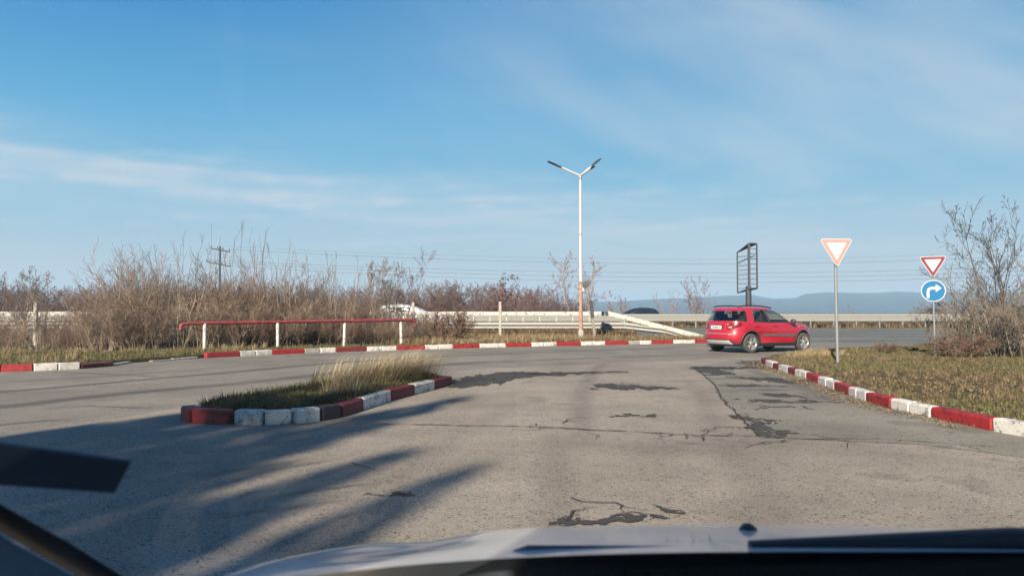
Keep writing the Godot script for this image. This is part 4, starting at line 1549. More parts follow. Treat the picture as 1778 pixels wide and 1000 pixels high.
func red_car() -> void:
	var o := thing("red_car", "red five-door hatchback with roof rails turning right out of the forecourt", "car", Vector3(8.72, 0.006, -26.75), deg_to_rad(28.1))
	var s := Shell.new()
	s.ys = [0.20, 0.30, 0.42, 0.50, 0.60, 0.75, 0.85, 0.91, 0.97, 1.01, 1.05, 1.10, 1.20, 1.30, 1.40, 1.46, 1.50, 1.53, 1.548, 1.555]
	s.xr = [-1.86, -1.96, -2.04, -2.055, -2.05, -2.01, -1.995, -1.985, -1.97, -1.96, -1.945, -1.925, -1.87, -1.81, -1.745, -1.70, -1.62, -1.46, -1.2, -1.0]
	s.xf = [1.93, 2.02, 2.08, 2.085, 2.07, 2.02, 1.93, 1.78, 1.52, 1.22, 0.98, 0.90, 0.72, 0.53, 0.29, 0.10, -0.10, -0.30, -0.5, -0.65]
	s.w = [0.78, 0.845, 0.868, 0.872, 0.874, 0.872, 0.868, 0.86, 0.85, 0.84, 0.825, 0.81, 0.785, 0.75, 0.705, 0.665, 0.615, 0.53, 0.38, 0.22]
	# body with openings cut through it
	var body := CSGMesh3D.new()
	body.mesh = s.body(72).mesh()
	body.material = M.car_red
	body.name = "body"
	o.add_child(body)
	for x in [-1.25, 1.25]:
		for sg in [-1.0, 1.0]:
			var cy := CSGCylinder3D.new()
			cy.radius = 0.375
			cy.height = 0.52
			cy.sides = 40
			cy.operation = CSGShape3D.OPERATION_SUBTRACTION
			cy.rotation.x = PI / 2
			cy.position = Vector3(x, 0.335, sg * 0.72)
			cy.material = M.black
			body.add_child(cy)
	var low := CSGBox3D.new()
	low.size = Vector3(5.0, 0.2, 3.0)
	low.position = Vector3(0, 0.11, 0)
	low.operation = CSGShape3D.OPERATION_SUBTRACTION
	low.material = M.black
	body.add_child(low)
	csg_cut(body, v2([-1.80, 0.72, 0.88, 0.72, 0.84, 1.06, 0.30, 1.36, 0.0, 1.455, -1.45, 1.455, -1.70, 1.10]), 1.18, Transform3D(Basis.IDENTITY, Vector3(0, 0, 0.59)), M.interior)
	var sides := [
		v2([-0.33, 1.005, 0.70, 0.995, 0.52, 1.15, 0.27, 1.31, 0.08, 1.39, -0.12, 1.43, -0.50, 1.445]),
		v2([-1.10, 1.03, -0.43, 1.008, -0.59, 1.445, -0.96, 1.44, -1.07, 1.41]),
		v2([-1.88, 1.075, -1.40, 1.045, -1.36, 1.40, -1.64, 1.415, -1.75, 1.38])]
	for p in sides: csg_cut(body, p, 2.4, Transform3D(Basis.IDENTITY, Vector3(0, 0, 1.2)), M.plastic)
	# rear and front screens: outlines in (z, y)
	var rear := v2([-0.69, 1.065, 0.69, 1.065, 0.56, 1.405, -0.56, 1.405])
	var fro := v2([-0.66, 1.09, 0.66, 1.09, 0.53, 1.43, -0.53, 1.43])
	var turn := Basis(Vector3(0, 0, -1), Vector3.UP, Vector3(1, 0, 0))
	csg_cut(body, rear, 0.9, Transform3D(turn, Vector3(-1.3, 0, 0)), M.plastic)
	csg_cut(body, fro, 1.3, Transform3D(turn, Vector3(1.35, 0, 0)), M.plastic)
	for sg in [-1.0, 1.0]:
		for p in sides: part("side_window", side_patch(s, p, sg, -0.012), M.glass, o)
	part("rear_window", end_grid(s, 0.69, 0.56, 1.065, 1.405, false, -0.006), M.glass, o)
	part("windscreen", end_grid(s, 0.66, 0.53, 1.09, 1.43, true, -0.006), M.glass, o)
	for sg in [-1.0, 1.0]:
		# pillar trims
		part("pillar_trim", side_patch(s, v2([-0.445, 1.008, -0.325, 1.004, -0.47, 1.447, -0.60, 1.447]), sg, 0.014), M.plastic, o)
		part("side_moulding", side_patch(s, v2([-0.76, 0.55, 0.82, 0.53, 0.82, 0.62, -0.76, 0.64]), sg, 0.018, 0.02), M.moulding, o)
		part("sill", side_patch(s, v2([-0.90, 0.205, 0.90, 0.205, 0.90, 0.315, -0.90, 0.335]), sg, 0.014, 0.03), M.plastic, o)
		for x in [-1.25, 1.25]: part("wheel_arch", arch_trim(s, x, sg, 0.372, 0.425, 0.014), M.plastic, o)
		for x in [-1.0, -0.18]:
			var b := B.new()
			b.box(Vector3(x, 0.90, sg * (s.side_z(x, 0.9) + 0.02)), Vector3(0.21, 0.04, 0.04), Basis.IDENTITY, 0.012)
			part("door_handle", b, M.car_red, o)
		# door joints
		for q in [[-0.39, 0.34, -0.40, 1.0], [0.86, 0.34, 0.83, 0.99], [-1.12, 0.75, -1.13, 1.03]]:
			part("door_gap", side_patch(s, v2([q[0] - 0.005, q[1], q[0] + 0.005, q[1], q[2] + 0.005, q[3], q[2] - 0.005, q[3]]), sg, 0.002), M.black, o)
		var rl := B.new()
		var rp := []
		var rr := []
		for k in 15:
			var u := k / 14.0
			var x := lerpf(-1.58, 0.0, u)
			rp.append(Vector3(x, 1.515 + 0.095 * pow(sin(PI * clampf(u, 0.02, 0.98)), 0.4) - 0.05 * u, sg * (0.56 - 0.02 * u)))
			rr.append(0.022)
		rl.tube(rp, rr, 10)
		part("roof_rail", rl, M.black, o)
		# tail lamp: round the rear corner, upper red, inner clear
		var hi := deg_to_rad(150)
		var lo := deg_to_rad(112)
		part("tail_lamp", wrap_band(s, hi * sg, lo * sg, 0.775, 1.03, 0.012, 20, 0.0) if false else lamp_band(s, sg), M.lamp_red, o)
		part("reverse_lamp", wrap_band(s, deg_to_rad(149) * sg, deg_to_rad(139) * sg, 0.815, 0.90, 0.018, 8), M.lamp_clear, o)
		var mr := B.new()
		var rows := []
		for q in 9:
			var th := PI * q / 8.0
			var row := []
			for k in 14:
				var an := TAU * k / 14.0
				row.append(Vector3(0.60, 1.05, sg * 0.97) + Vector3(-cos(th) * 0.075, sin(th) * sin(an) * 0.085, sin(th) * cos(an) * 0.11))
			rows.append(row)
		mr.grid(rows, Vector3(0.60, 1.05, sg * 0.97), true)
		mr.box(Vector3(0.62, 0.995, sg * 0.86), Vector3(0.09, 0.04, 0.14), Basis.IDENTITY, 0.01)
		part("door_mirror", mr, M.plastic, o)
		var mg := B.new()
		mg.lathe(Vector3(0.545, 1.05, sg * 0.97), Vector3(-1, 0, 0), [Vector2(0, 0.075), Vector2(0.012, 0.06), Vector2(0.014, 0.001)], 16)
		part("mirror_glass", mg, M.chrome, o)
		part("indicator", side_patch(s, v2([0.98, 0.845, 1.05, 0.845, 1.05, 0.875, 0.98, 0.875]), sg, 0.012, 0.01), M.lamp_clear, o)
		part("headlamp", wrap_band(s, deg_to_rad(24) * sg, deg_to_rad(52) * sg, 0.72, 0.87, 0.01, 12), M.chrome, o)
		part("reflector", wrap_band(s, deg_to_rad(147) * sg, deg_to_rad(141) * sg, 0.60, 0.645, 0.012, 6), M.lamp_clear, o)
	# rear bumper: black lower band, silver plate, tailgate joint, plate
	part("lower_bumper", wrap_band(s, deg_to_rad(110), deg_to_rad(250), 0.21, 0.335, 0.012, 48), M.plastic, o)
	part("bumper_edge", end_grid(s, 0.72, 0.58, 0.22, 0.455, false, 0.016), M.plastic, o)
	part("skid_plate", end_grid(s, 0.66, 0.55, 0.265, 0.425, false, 0.034), M.silver, o)
	part("tailgate_gap", end_grid(s, 0.66, 0.66, 0.612, 0.625, false, 0.004), mat(0.12, 0.01, 0.012, 0.6), o)
	part("tailgate_trim", end_grid(s, 0.63, 0.63, 0.63, 0.644, false, 0.012), M.silver, o)
	part("plate_recess_shade", end_grid(s, 0.30, 0.32, 0.765, 0.935, false, 0.004), mat(0.16, 0.008, 0.012, 0.5), o)  # flat patch in darker body red, shade of the recess painted in
	var pb := B.new()
	pb.box(Vector3(-2.028, 0.85, 0), Vector3(0.012, 0.125, 0.53), Basis.IDENTITY, 0.003)
	var plate := part("number_plate", pb, M.sign_white, o)
	pb = B.new()
	pb.box(Vector3(-2.0355, 0.85, -0.245), Vector3(0.003, 0.118, 0.04))
	part("blue_strip", pb, M.sign_blue, plate)
	var tm := TextMesh.new()
	var sf := SystemFont.new()
	sf.font_names = PackedStringArray(["Droid Sans"])
	sf.font_weight = 700
	tm.font = sf
	tm.text = "CB 9682 TK"
	tm.font_size = 32
	tm.pixel_size = 0.00255
	tm.depth = 0.002
	var ti := MeshInstance3D.new()
	ti.name = "lettering"
	ti.mesh = tm
	ti.material_override = M.black
	ti.transform = Transform3D(Basis(Vector3(0, 0, 1), Vector3.UP, Vector3(-1, 0, 0)), Vector3(-2.0365, 0.85, 0.022))
	plate.add_child(ti)
	pb = B.new()
	pb.lathe(Vector3(-1.99, 1.005, 0), Vector3(-1, 0, 0), [Vector2(0, 0.035), Vector2(0.012, 0.03), Vector2(0.014, 0.001)], 12)
	part("badge", pb, M.chrome, o)
	for z in [-0.52, 0.45]:
		pb = B.new()
		pb.box(Vector3(s.end_x(z, 0.955) - 0.004, 0.955, z), Vector3(0.008, 0.022, 0.14), Basis.IDENTITY, 0.002)
		part("badge", pb, M.silver, o)
	# rear wiper, exhaust, aerial
	pb = B.new()
	pb.tube([Vector3(s.end_x(0.05, 1.08) - 0.02, 1.08, 0.05), Vector3(s.end_x(-0.3, 1.16) - 0.02, 1.13, -0.36)], [0.014, 0.008], 6)
	part("rear_wiper", pb, M.black, o)
	pb = B.new()
	pb.tube([Vector3(-1.7, 0.235, -0.42), Vector3(-2.03, 0.225, -0.42)], [0.035, 0.038], 12)
	part("exhaust", pb, M.chrome, o)
	pb = B.new()
	pb.tube([Vector3(-0.15, 1.54, 0.0), Vector3(-0.42, 1.70, 0.0)], [0.008, 0.004], 6)
	part("aerial", pb, M.black, o)
	# inside: seats, parcel shelf, dashboard
	for z in [-0.33, 0.33]:
		pb = B.new()
		pb.box(Vector3(-0.32, 0.93, z), Vector3(0.14, 0.62, 0.42), Basis(Vector3.BACK, 0.18), 0.05)
		pb.box(Vector3(-0.42, 1.30, z), Vector3(0.10, 0.18, 0.24), Basis(Vector3.BACK, 0.12), 0.04)
		part("front_seat", pb, M.seat, o)
	pb = B.new()
	pb.box(Vector3(-1.18, 0.93, 0), Vector3(0.16, 0.48, 1.1), Basis(Vector3.BACK, 0.2), 0.05)
	for z in [-0.36, 0.36]: pb.box(Vector3(-1.25, 1.22, z), Vector3(0.1, 0.15, 0.22), Basis(Vector3.BACK, 0.12), 0.03)
	part("rear_seat", pb, M.seat, o)
	pb = B.new()
	pb.box(Vector3(0.72, 0.92, 0), Vector3(0.28, 0.16, 1.1), Basis.IDENTITY, 0.04)
	part("dashboard", pb, M.seat, o)
	pb = B.new()
	pb.box(Vector3(-1.55, 1.02, 0), Vector3(0.4, 0.02, 1.1), Basis.IDENTITY, 0.004)
	part("parcel_shelf", pb, mat(0.2, 0.2, 0.2, 0.9), o)
	for x in [-1.25, 1.25]:
		for sg in [-1.0, 1.0]: wheel(o, Vector3(x, 0.325, sg * 0.765), 0.325, 0.205, sg)


func lamp_band(s: Shell, sg: float) -> B:
	var b := B.new()
	var rows := []
	for q in 6:
		var row := []
		var v := q / 5.0
		for k in 19:
			var u := k / 18.0
			# inner edge straight, outer end pointed and high
			var lo := lerpf(0.775, 0.93, pow(u, 1.6))
			var hi := lerpf(0.985, 1.035, u)
			row.append(s.point(lerpf(lo, hi, v), deg_to_rad(lerpf(152, 111, u)) * sg, 0.012 if q > 0 and q < 5 else 0.0))
		rows.append(row)
	b.grid(rows, Vector3(0, 0.9, 0))
	return b


func plain_car(o: Node3D, s: Shell, paint: Material, sides: Array, rear: PackedVector2Array, fro: PackedVector2Array, axle: Array, wr: float, track: float) -> void:
	part("body", s.body(56), paint, o)
	for sg in [-1.0, 1.0]:
		for p in sides: part("side_window", side_patch(s, p, sg, 0.006), M.dark_glass, o)
		for x in axle:
			var b := B.new()
			b.lathe(Vector3(x, wr, sg * (s.side_z(x, 0.5) - 0.05)), Vector3(0, 0, sg), [Vector2(0, 0.001), Vector2(0.056, wr * 1.14), Vector2(0.0, wr * 1.15)], 32)
			part("wheel_arch", b, M.black, o)
			wheel(o, Vector3(x, wr, sg * (track - 0.03)), wr, 0.2, sg)
		part("tail_lamp", wrap_band(s, deg_to_rad(150) * sg, deg_to_rad(120) * sg, 0.85, 1.05, 0.01, 10), M.lamp_red, o)
		part("headlamp", wrap_band(s, deg_to_rad(24) * sg, deg_to_rad(52) * sg, 0.70, 0.84, 0.01, 12), M.chrome, o)
		var m := B.new()
		m.box(Vector3(fro[0].x * 0.0 + s.at(s.xf, fro[0].y) - 0.45, 1.12, sg * (s.at(s.w, 1.1) + 0.10)), Vector3(0.10, 0.16, 0.18), Basis.IDENTITY, 0.04)
		part("door_mirror", m, paint, o)
	part("rear_window", end_patch(s, rear, false, 0.006), M.dark_glass, o)
	part("windscreen", end_patch(s, fro, true, 0.006), M.dark_glass, o)


func far_cars() -> void:
	var o := thing("white_minivan", "white car glimpsed behind twigs and the near guardrail on the motorway", "car", Vector3(-6.15, 0.0, -46.4))
	var s := Shell.new()
	s.ys = [0.22, 0.35, 0.5, 0.75, 0.95, 1.05, 1.12, 1.2, 1.35, 1.55, 1.7, 1.78, 1.84, 1.87, 1.88]
	s.xr = [-2.05, -2.15, -2.2, -2.2, -2.17, -2.15, -2.13, -2.11, -2.06, -1.98, -1.88, -1.76, -1.5, -1.2, -0.9]
	s.xf = [2.1, 2.2, 2.22, 2.18, 2.0, 1.75, 1.5, 1.35, 1.08, 0.70, 0.34, 0.05, -0.3, -0.5, -0.6]
	s.w = [0.8, 0.88, 0.9, 0.9, 0.89, 0.88, 0.86, 0.85, 0.81, 0.75, 0.69, 0.63, 0.5, 0.35, 0.2]
	plain_car(o, s, M.car_white, [v2([-1.75, 1.2, -0.85, 1.2, -0.9, 1.68, -1.5, 1.66, -1.66, 1.55]), v2([-0.78, 1.2, 0.08, 1.2, 0.02, 1.68, -0.82, 1.68]), v2([0.16, 1.2, 1.1, 1.2, 0.7, 1.5, 0.38, 1.65, 0.1, 1.68])], v2([-0.68, 1.2, 0.68, 1.2, 0.56, 1.66, -0.56, 1.66]), v2([-0.72, 1.2, 0.72, 1.2, 0.58, 1.66, -0.58, 1.66]), [-1.35, 1.35], 0.33, 0.8)
	var k := thing("black_car", "dark car roof showing above the far guardrail on the opposite carriageway", "car", Vector3(11.85, 0.1, -72.5), PI)
	s = Shell.new()
	s.ys = [0.22, 0.35, 0.5, 0.75, 0.95, 1.05, 1.12, 1.2, 1.35, 1.5, 1.6, 1.67, 1.71, 1.74, 1.75]
	s.xr = [-2.2, -2.35, -2.4, -2.38, -2.33, -2.30, -2.25, -2.2, -2.08, -1.95, -1.8, -1.6, -1.3, -1.0, -0.8]
	s.xf = [2.2, 2.3, 2.32, 2.26, 2.1, 1.8, 1.45, 1.3, 1.0, 0.7, 0.45, 0.2, -0.1, -0.35, -0.5]
	s.w = [0.82, 0.9, 0.92, 0.92, 0.91, 0.9, 0.88, 0.86, 0.82, 0.77, 0.72, 0.65, 0.52, 0.36, 0.2]
	plain_car(k, s, M.car_black, [v2([-1.9, 1.22, -1.1, 1.2, -1.1, 1.58, -1.55, 1.56]), v2([-1.0, 1.2, -0.1, 1.2, -0.15, 1.6, -1.0, 1.59]), v2([0.0, 1.2, 1.05, 1.2, 0.6, 1.48, 0.3, 1.6, -0.05, 1.6])], v2([-0.7, 1.2, 0.7, 1.2, 0.6, 1.5, -0.6, 1.5]), v2([-0.74, 1.2, 0.74, 1.2, 0.6, 1.56, -0.6, 1.56]), [-1.45, 1.45], 0.36, 0.82)


# ------------------------------------------------------------------ the van we sit in
func own_van() -> void:
	var o := thing("white_van", "white van we look out of, its bonnet and wiper along the bottom", "van", Vector3(0, 0, 0))
	var xc := 0.42
	var rows := []
	for k in 33:
		var s := lerpf(0.90, 2.02, k / 32.0)
		var row := []
		for q in 41:
			var x := lerpf(-0.62, 1.46, q / 40.0)
			var e := absf(x - xc) / 0.95
			var y := 1.07 - 0.22 * (s - 0.9) - 0.30 * pow(maxf(0.0, s - 1.4), 2.0) - 1.6 * pow(maxf(0.0, s - 1.85), 2.0) * 3.0
			y -= 0.085 * pow(e, 3.0) + 0.9 * pow(maxf(0.0, e - 0.92), 2.0) * 6.0
			# two soft pressings in the panel
			y -= 0.012 * exp(-pow((e - 0.62) / 0.09, 2.0)) * smoothstep(1.0, 1.3, s)
			row.append(Vector3(x, y, -s))
		rows.append(row)
	var b := B.new()
	b.grid(rows, Vector3(xc, -3, -1.4))
	part("bonnet", b, M.van_white, o)
	# front and wings below the bonnet
	b = B.new()
	b.box(Vector3(xc, 0.42, -1.72), Vector3(1.75, 0.5, 0.4), Basis.IDENTITY, 0.12)
	part("front_bumper", b, M.van_white, o)
	for sg in [-1.0, 1.0]:
		b = B.new()
		b.box(Vector3(xc + sg * 0.86, 0.42, -1.2), Vector3(0.10, 0.5, 1.1), Basis.IDENTITY, 0.05)
		part("wing", b, M.van_white, o)
		for z in [-1.15, 1.75]: wheel(o, Vector3(xc + sg * 0.84, 0.33, z), 0.33, 0.2, sg)
	# washer nozzle with two jets
	b = B.new()
	var nz := Vector3(0.402, 0.972, -1.30)
	var nr := []
	for q in 8:
		var th := PI * 0.5 * q / 7.0
		var row := []
		for k in 16:
			var an := TAU * k / 16.0
			row.append(nz + Vector3(cos(an) * cos(th) * 0.017, sin(th) * 0.021, sin(an) * cos(th) * 0.026))
		nr.append(row)
	b.grid(nr, nz, true)
	part("washer_nozzle", b, M.black, o)
	b = B.new()
	for x in [-0.004, 0.004]: b.lathe(nz + Vector3(x, 0.012, 0.02), Vector3(0, 0.3, 1).normalized(), [Vector2(0, 0.0022), Vector2(0.004, 0.0018), Vector2(0.0045, 0.0005)], 8)
	part("washer_jet", b, M.silver, o)
	# scuttle below the windscreen, dashboard reflection in the glass painted into its blue tone
	b = B.new()
	var sc := []
	for q in [[-0.14, 0.985, -0.935], [-0.065, 1.022, -0.962], [0.006, 1.047, -0.985], [0.02, 1.051, -0.988], [0.30, 1.049, -0.99], [0.305, 1.044, -0.992], [0.66, 1.058, -0.992], [1.3, 1.03, -0.97]]:
		sc.append([Vector3(q[0], q[1] - 0.10, q[2] - 0.01), Vector3(q[0], q[1], q[2]), Vector3(q[0], q[1] - 0.03, q[2] + 0.06), Vector3(q[0], q[1] - 0.16, q[2] + 0.16)])
	b.grid(sc, Vector3(0.4, 0.7, -0.9))
	part("scuttle_panel", b, mat(0.05, 0.065, 0.085, 0.7), o)
	# wiper: arm and blade lying on the scuttle
	var wi := Node3D.new()
	wi.name = "wiper"
	o.add_child(wi)
	b = B.new()
	b.tube([Vector3(0.30, 1.052, -0.965), Vector3(0.62, 1.068, -0.955), Vector3(1.1, 1.066, -0.93)], [0.012, 0.015, 0.013], 8)
	part("wiper_arm", b, M.black, wi)
	b = B.new()
	b.box(Vector3(0.45, 1.030, -0.945), Vector3(0.62, 0.03, 0.016), Basis(Vector3.BACK, 0.03), 0.004)
	part("wiper_blade", b, M.rubber, wi)
	b = B.new()
	b.tube([Vector3(0.575, 1.066, -0.945), Vector3(0.635, 1.069, -0.943)], [0.003, 0.003], 6)
	b.tube([Vector3(0.30, 1.012, -0.94), Vector3(0.35, 1.015, -0.94)], [0.003, 0.003], 6)
	part("painted_glint", b, M.silver, wi)  # bright slivers painted in as highlights on the wiper
	# windscreen with its black edge
	b = B.new()
	b.quad(Vector3(-0.53, 0.99, -0.975), Vector3(1.36, 0.99, -0.975), Vector3(1.22, 1.82, 0.02), Vector3(-0.42, 1.82, 0.02), Vector3(0, 1, -1))
	part("windscreen", b, M.pane, o)
	b = B.new()
	var ou := [Vector3(-0.50, 1.50, -0.37), Vector3(-0.548, 1.19, -0.752), Vector3(-0.539, 1.147, -0.806), Vector3(-0.526, 1.116, -0.844), Vector3(-0.511, 1.083, -0.885), Vector3(-0.490, 1.015, -0.969), Vector3(-0.470, 0.96, -1.03)]
	var inn := [Vector3(-0.60, 1.48, -0.39), Vector3(-0.585, 1.15, -0.80), Vector3(-0.570, 1.108, -0.854), Vector3(-0.559, 1.072, -0.898), Vector3(-0.540, 1.021, -0.961), Vector3(-0.525, 0.96, -1.03), Vector3(-0.515, 0.92, -1.08)]
	rows = []
	for k in ou.size():
		var th := Vector3(0, 0.003, 0.002)
		rows.append([ou[k] - th, ou[k] + th, inn[k] + th, inn[k] - th])
	b.grid(rows, Vector3(-0.55, 1.1, -0.86), true)
	part("screen_edge", b, M.black, o)
	b = B.new()
	rows = []
	for k in inn.size():
		var p: Vector3 = inn[k]
		rows.append([p + Vector3(0.003, 0.0, 0.012), p + Vector3(-0.03, -0.06, 0.05), p + Vector3(-0.04, -0.18, 0.10), p + Vector3(-0.05, -0.4, 0.15)])
	b.grid(rows, Vector3(-1.2, 0.4, -1.5))
	part("pillar_trim", b, M.trim, o)
	# dark box stuck to the inside of the screen
	b = B.new()
	var up := Vector3(0, 0.774, 0.633)
	var th2 := Vector3(0, -0.0019, 0.0023)
	var q0 := [Vector3(-0.56, 1.236, -0.697), Vector3(-0.472, 1.231, -0.703), Vector3(-0.364, 1.209, -0.731), Vector3(-0.404, 1.169, -0.779), Vector3(-0.56, 1.184, -0.762)]
	for k in 5:
		b.quad(q0[k], q0[(k + 1) % 5], q0[(k + 1) % 5] + th2, q0[k] + th2)
	for k in [1, 2, 3]:
		b.tri(q0[0], q0[k], q0[k + 1], Vector3(0, 1, -1))
		b.tri(q0[0] + th2, q0[k] + th2, q0[k + 1] + th2, Vector3(0, -1, 1))
	part("screen_sticker", b, mat(0.05, 0.08, 0.13, 0.95), o)
	# added unseen panel at the left door window, keeps sun off the screen
	b = B.new()
	b.box(Vector3(-0.635, 1.46, -0.25), Vector3(0.012, 0.66, 0.95), Basis.IDENTITY, 0.004)
	part("added_sun_blocker", b, M.black, o)
	# cab: dashboard, roof, sides, bulkhead
	b = B.new()
	b.box(Vector3(xc, 0.80, -0.62), Vector3(1.86, 0.26, 0.5), Basis.IDENTITY, 0.06)
	part("dashboard", b, M.plastic, o)
	b = B.new()
	b.box(Vector3(xc, 1.90, 1.35), Vector3(2.0, 0.10, 2.75), Basis.IDENTITY, 0.04)
	part("roof", b, M.van_white, o)
	for sg in [-1.0, 1.0]:
		b = B.new()
		b.box(Vector3(xc + sg * 1.05, 0.68, 0.95), Vector3(0.08, 0.80, 3.5), Basis.IDENTITY, 0.02)
		b.box(Vector3(xc + sg * 1.02, 1.48, 1.75), Vector3(0.07, 0.80, 1.9), Basis.IDENTITY, 0.02)
		part("side_panel", b, M.van_white, o)
		b = B.new()
		b.quad(Vector3(xc + sg * 1.06, 1.09, -0.75), Vector3(xc + sg * 1.06, 1.09, 0.8), Vector3(xc + sg * 0.99, 1.84, 0.8), Vector3(xc + sg * 0.99, 1.84, 0.05), Vector3(sg, 0, 0))
		part("door_window", b, M.pane, o)
		b = B.new()
		b.tube([Vector3(xc + sg * 1.10, 1.08, -0.9), Vector3(xc + sg * 0.98, 1.86, 0.02)], [0.045, 0.04], 8)
		part("windscreen_pillar", b, M.van_white, o)
	b = B.new()
	b.box(Vector3(xc, 1.1, 2.70), Vector3(1.85, 1.6, 0.06), Basis.IDENTITY, 0.02)
	b.box(Vector3(xc, 1.1, 0.85), Vector3(1.80, 1.5, 0.04), Basis.IDENTITY, 0.0)
	part("bulkhead", b, M.van_white, o)
	b = B.new()
	b.box(Vector3(xc, 0.32, 0.7), Vector3(1.9, 0.08, 3.9), Basis.IDENTITY, 0.02)
	part("floor_pan", b, M.plastic, o)


# ------------------------------------------------------------------ vegetation
func make_plants() -> void:
	var brown := {"cols": [Color(0.21, 0.16, 0.125), Color(0.15, 0.11, 0.088), Color(0.31, 0.255, 0.195), Color(0.185, 0.14, 0.11)], "tip": Color(0.19, 0.138, 0.112)}
	var grey := {"cols": [Color(0.22, 0.185, 0.15), Color(0.15, 0.125, 0.105), Color(0.30, 0.25, 0.195)], "tip": Color(0.17, 0.135, 0.115)}
	var shrubs := []
	for k in 3:
		var c := brown.duplicate()
		c.merge({"kids": 2.6, "depth": 2, "lean": 0.55, "leaf": 0.25, "leafcol": Color(0.17, 0.10, 0.06), "leafsize": 0.05, "thin": 0.0045, "r": 0.015})
		shrubs.append(plant(17, 2.2, 1.5, c, 11 + k).mesh())
	for k in 2:
		var c := grey.duplicate()
		c.merge({"kids": 2.0, "depth": 2, "lean": 0.4, "up": 0.10, "thin": 0.0045, "r": 0.016})
		shrubs.append(plant(12, 2.9, 1.3, c, 21 + k).mesh())
	var whips := []
	for k in 2:
		var c := grey.duplicate()
		c.merge({"kids": 0.55, "depth": 2, "lean": 0.24, "up": 0.10, "wiggle": 0.035, "ang0": 8.0, "ang1": 26.0, "l0": 0.35, "l1": 0.6, "thin": 0.0055, "r": 0.02, "hvar": 0.5, "cols": [Color(0.13, 0.105, 0.09), Color(0.10, 0.08, 0.07), Color(0.19, 0.155, 0.13)], "tip": Color(0.11, 0.088, 0.078)})
		whips.append(plant(13, 3.8, 1.3, c, 31 + k).mesh())
	var pc := grey.duplicate()
	pc.merge({"kids": 1.3, "depth": 2, "lean": 0.85, "up": 0.03, "wiggle": 0.13, "thin": 0.005, "r": 0.016, "cols": [Color(0.42, 0.345, 0.255), Color(0.36, 0.28, 0.21), Color(0.47, 0.40, 0.31)], "tip": Color(0.30, 0.24, 0.19), "ang0": 15.0, "ang1": 40.0}, true)
	shrubs.append(plant(6, 2.3, 1.9, pc, 28).mesh())
	for k in 2:
		var oc := grey.duplicate()
		oc.merge({"kids": 2.5, "depth": 2, "lean": 0.75, "up": 0.03, "thin": 0.0045, "r": 0.015, "cols": [Color(0.21, 0.18, 0.14), Color(0.15, 0.13, 0.105), Color(0.30, 0.26, 0.20)], "tip": Color(0.18, 0.15, 0.12), "leaf": 0.08, "leafcol": Color(0.12, 0.10, 0.06)}, true)
		shrubs.append(plant(15, 2.1, 1.5, oc, 41 + k).mesh())
	V.shrubs = shrubs
	# the thicket on the left: front row low, higher behind
	rng.seed = 404
	var spots := []
	for k in 46: spots = spots
	var front := [Vector2(-19.5, -22.0), Vector2(-15.6, -23.6), Vector2(-12.6, -24.4), Vector2(-10.4, -25.3), Vector2(-8.2, -27.4), Vector2(-6.2, -29.0), Vector2(-4.4, -30.4), Vector2(-2.9, -31.6)]
	var by := {}
	for row in 4:
		for k in 36:
			var u := (k + rng.randf()) / 36.0 * (front.size() - 1)
			var i := mini(int(u), front.size() - 2)
			var p: Vector2 = front[i].lerp(front[i + 1], u - i)
			p += Vector2(-0.25, -1.0) * (0.3 + row * 1.35 + rng.randf() * 1.1)
			var px := 889.0 + p.x / -p.y * 1318.0
			if px > 735.0: continue
			# how tall the thicket stands along its length
			var tall := 1.0
			if px < 150.0: tall = 0.62
			elif px < 230.0: tall = 0.85
			elif px < 540.0: tall = 1.12
			elif px < 650.0: tall = 0.80
			else: tall = 0.62
			if px < 110.0 and row > 2: continue
			if px > 560.0 and row > 2: continue
			var which := rng.randi() % 3 if row < 2 or rng.randf() < 0.4 else 3 + rng.randi() % 2
			if rng.randf() < 0.2: which = 5
			var s: float = tall * rng.randf_range(0.72, 1.0) * [0.72, 0.95, 1.08, 1.12][row]
			if not by.has(which): by[which] = [[], []]
			by[which][0].append(Transform3D(Basis(Vector3.UP, rng.randf() * TAU).scaled(Vector3(s * 1.05, s, s * 1.05)), Vector3(p.x, 0.1, p.y)))
			var v := rng.randf_range(0.82, 1.15)
			by[which][1].append(Color(v, v * rng.randf_range(0.93, 1.02), v * rng.randf_range(0.88, 1.0)))
	var th := thing("thicket", "dense leafless brown thicket behind the red handrail and left verge", "thicket")
	th.set_meta("kind", "stuff")
	for w in by: scatter("shrubs", shrubs[w], M.plant, by[w][0], by[w][1], th)
	# tall bare whips standing out of it
	var wl := [["tall bare whips rising above the thicket behind the left end of the handrail", -11.9, -28.5, 1.0], ["tallest bare whips, behind the first white post of the handrail", -10.3, -29.0, 1.08], ["bare whips right of the telegraph pole, behind the second handrail post", -8.9, -29.6, 0.96], ["pale bare whips above the thicket behind the third handrail post", -7.0, -30.6, 0.86],
		["short bare whips at the left shoulder of the thicket", -14.2, -27.8, 0.8], ["thin pale whips at the low right end of the thicket", -5.3, -31.8, 0.78]]
	for k in wl.size():
		var q = wl[k]
		var o := part("bare_sapling", whips[k % 2], M.plant)
		tag(o, q[0], "sapling", "whips above the thicket")
		o.position = Vector3(q[1], 0.1, q[2])
		o.rotation.y = k * 1.9
		o.scale = Vector3.ONE * float(q[3])
	# named single bushes and trees
	var c := grey.duplicate()
	c.merge({"kids": 1.8, "depth": 3, "lean": 0.7, "up": 0.06, "ang0": 25.0, "ang1": 55.0, "l0": 0.35, "l1": 0.6, "thin": 0.0055, "r": 0.03, "hvar": 0.3, "cols": [Color(0.17, 0.135, 0.11), Color(0.13, 0.105, 0.09)], "tip": Color(0.15, 0.115, 0.10), "leaf": 0.22, "leafcol": Color(0.10, 0.07, 0.05), "leafsize": 0.07})
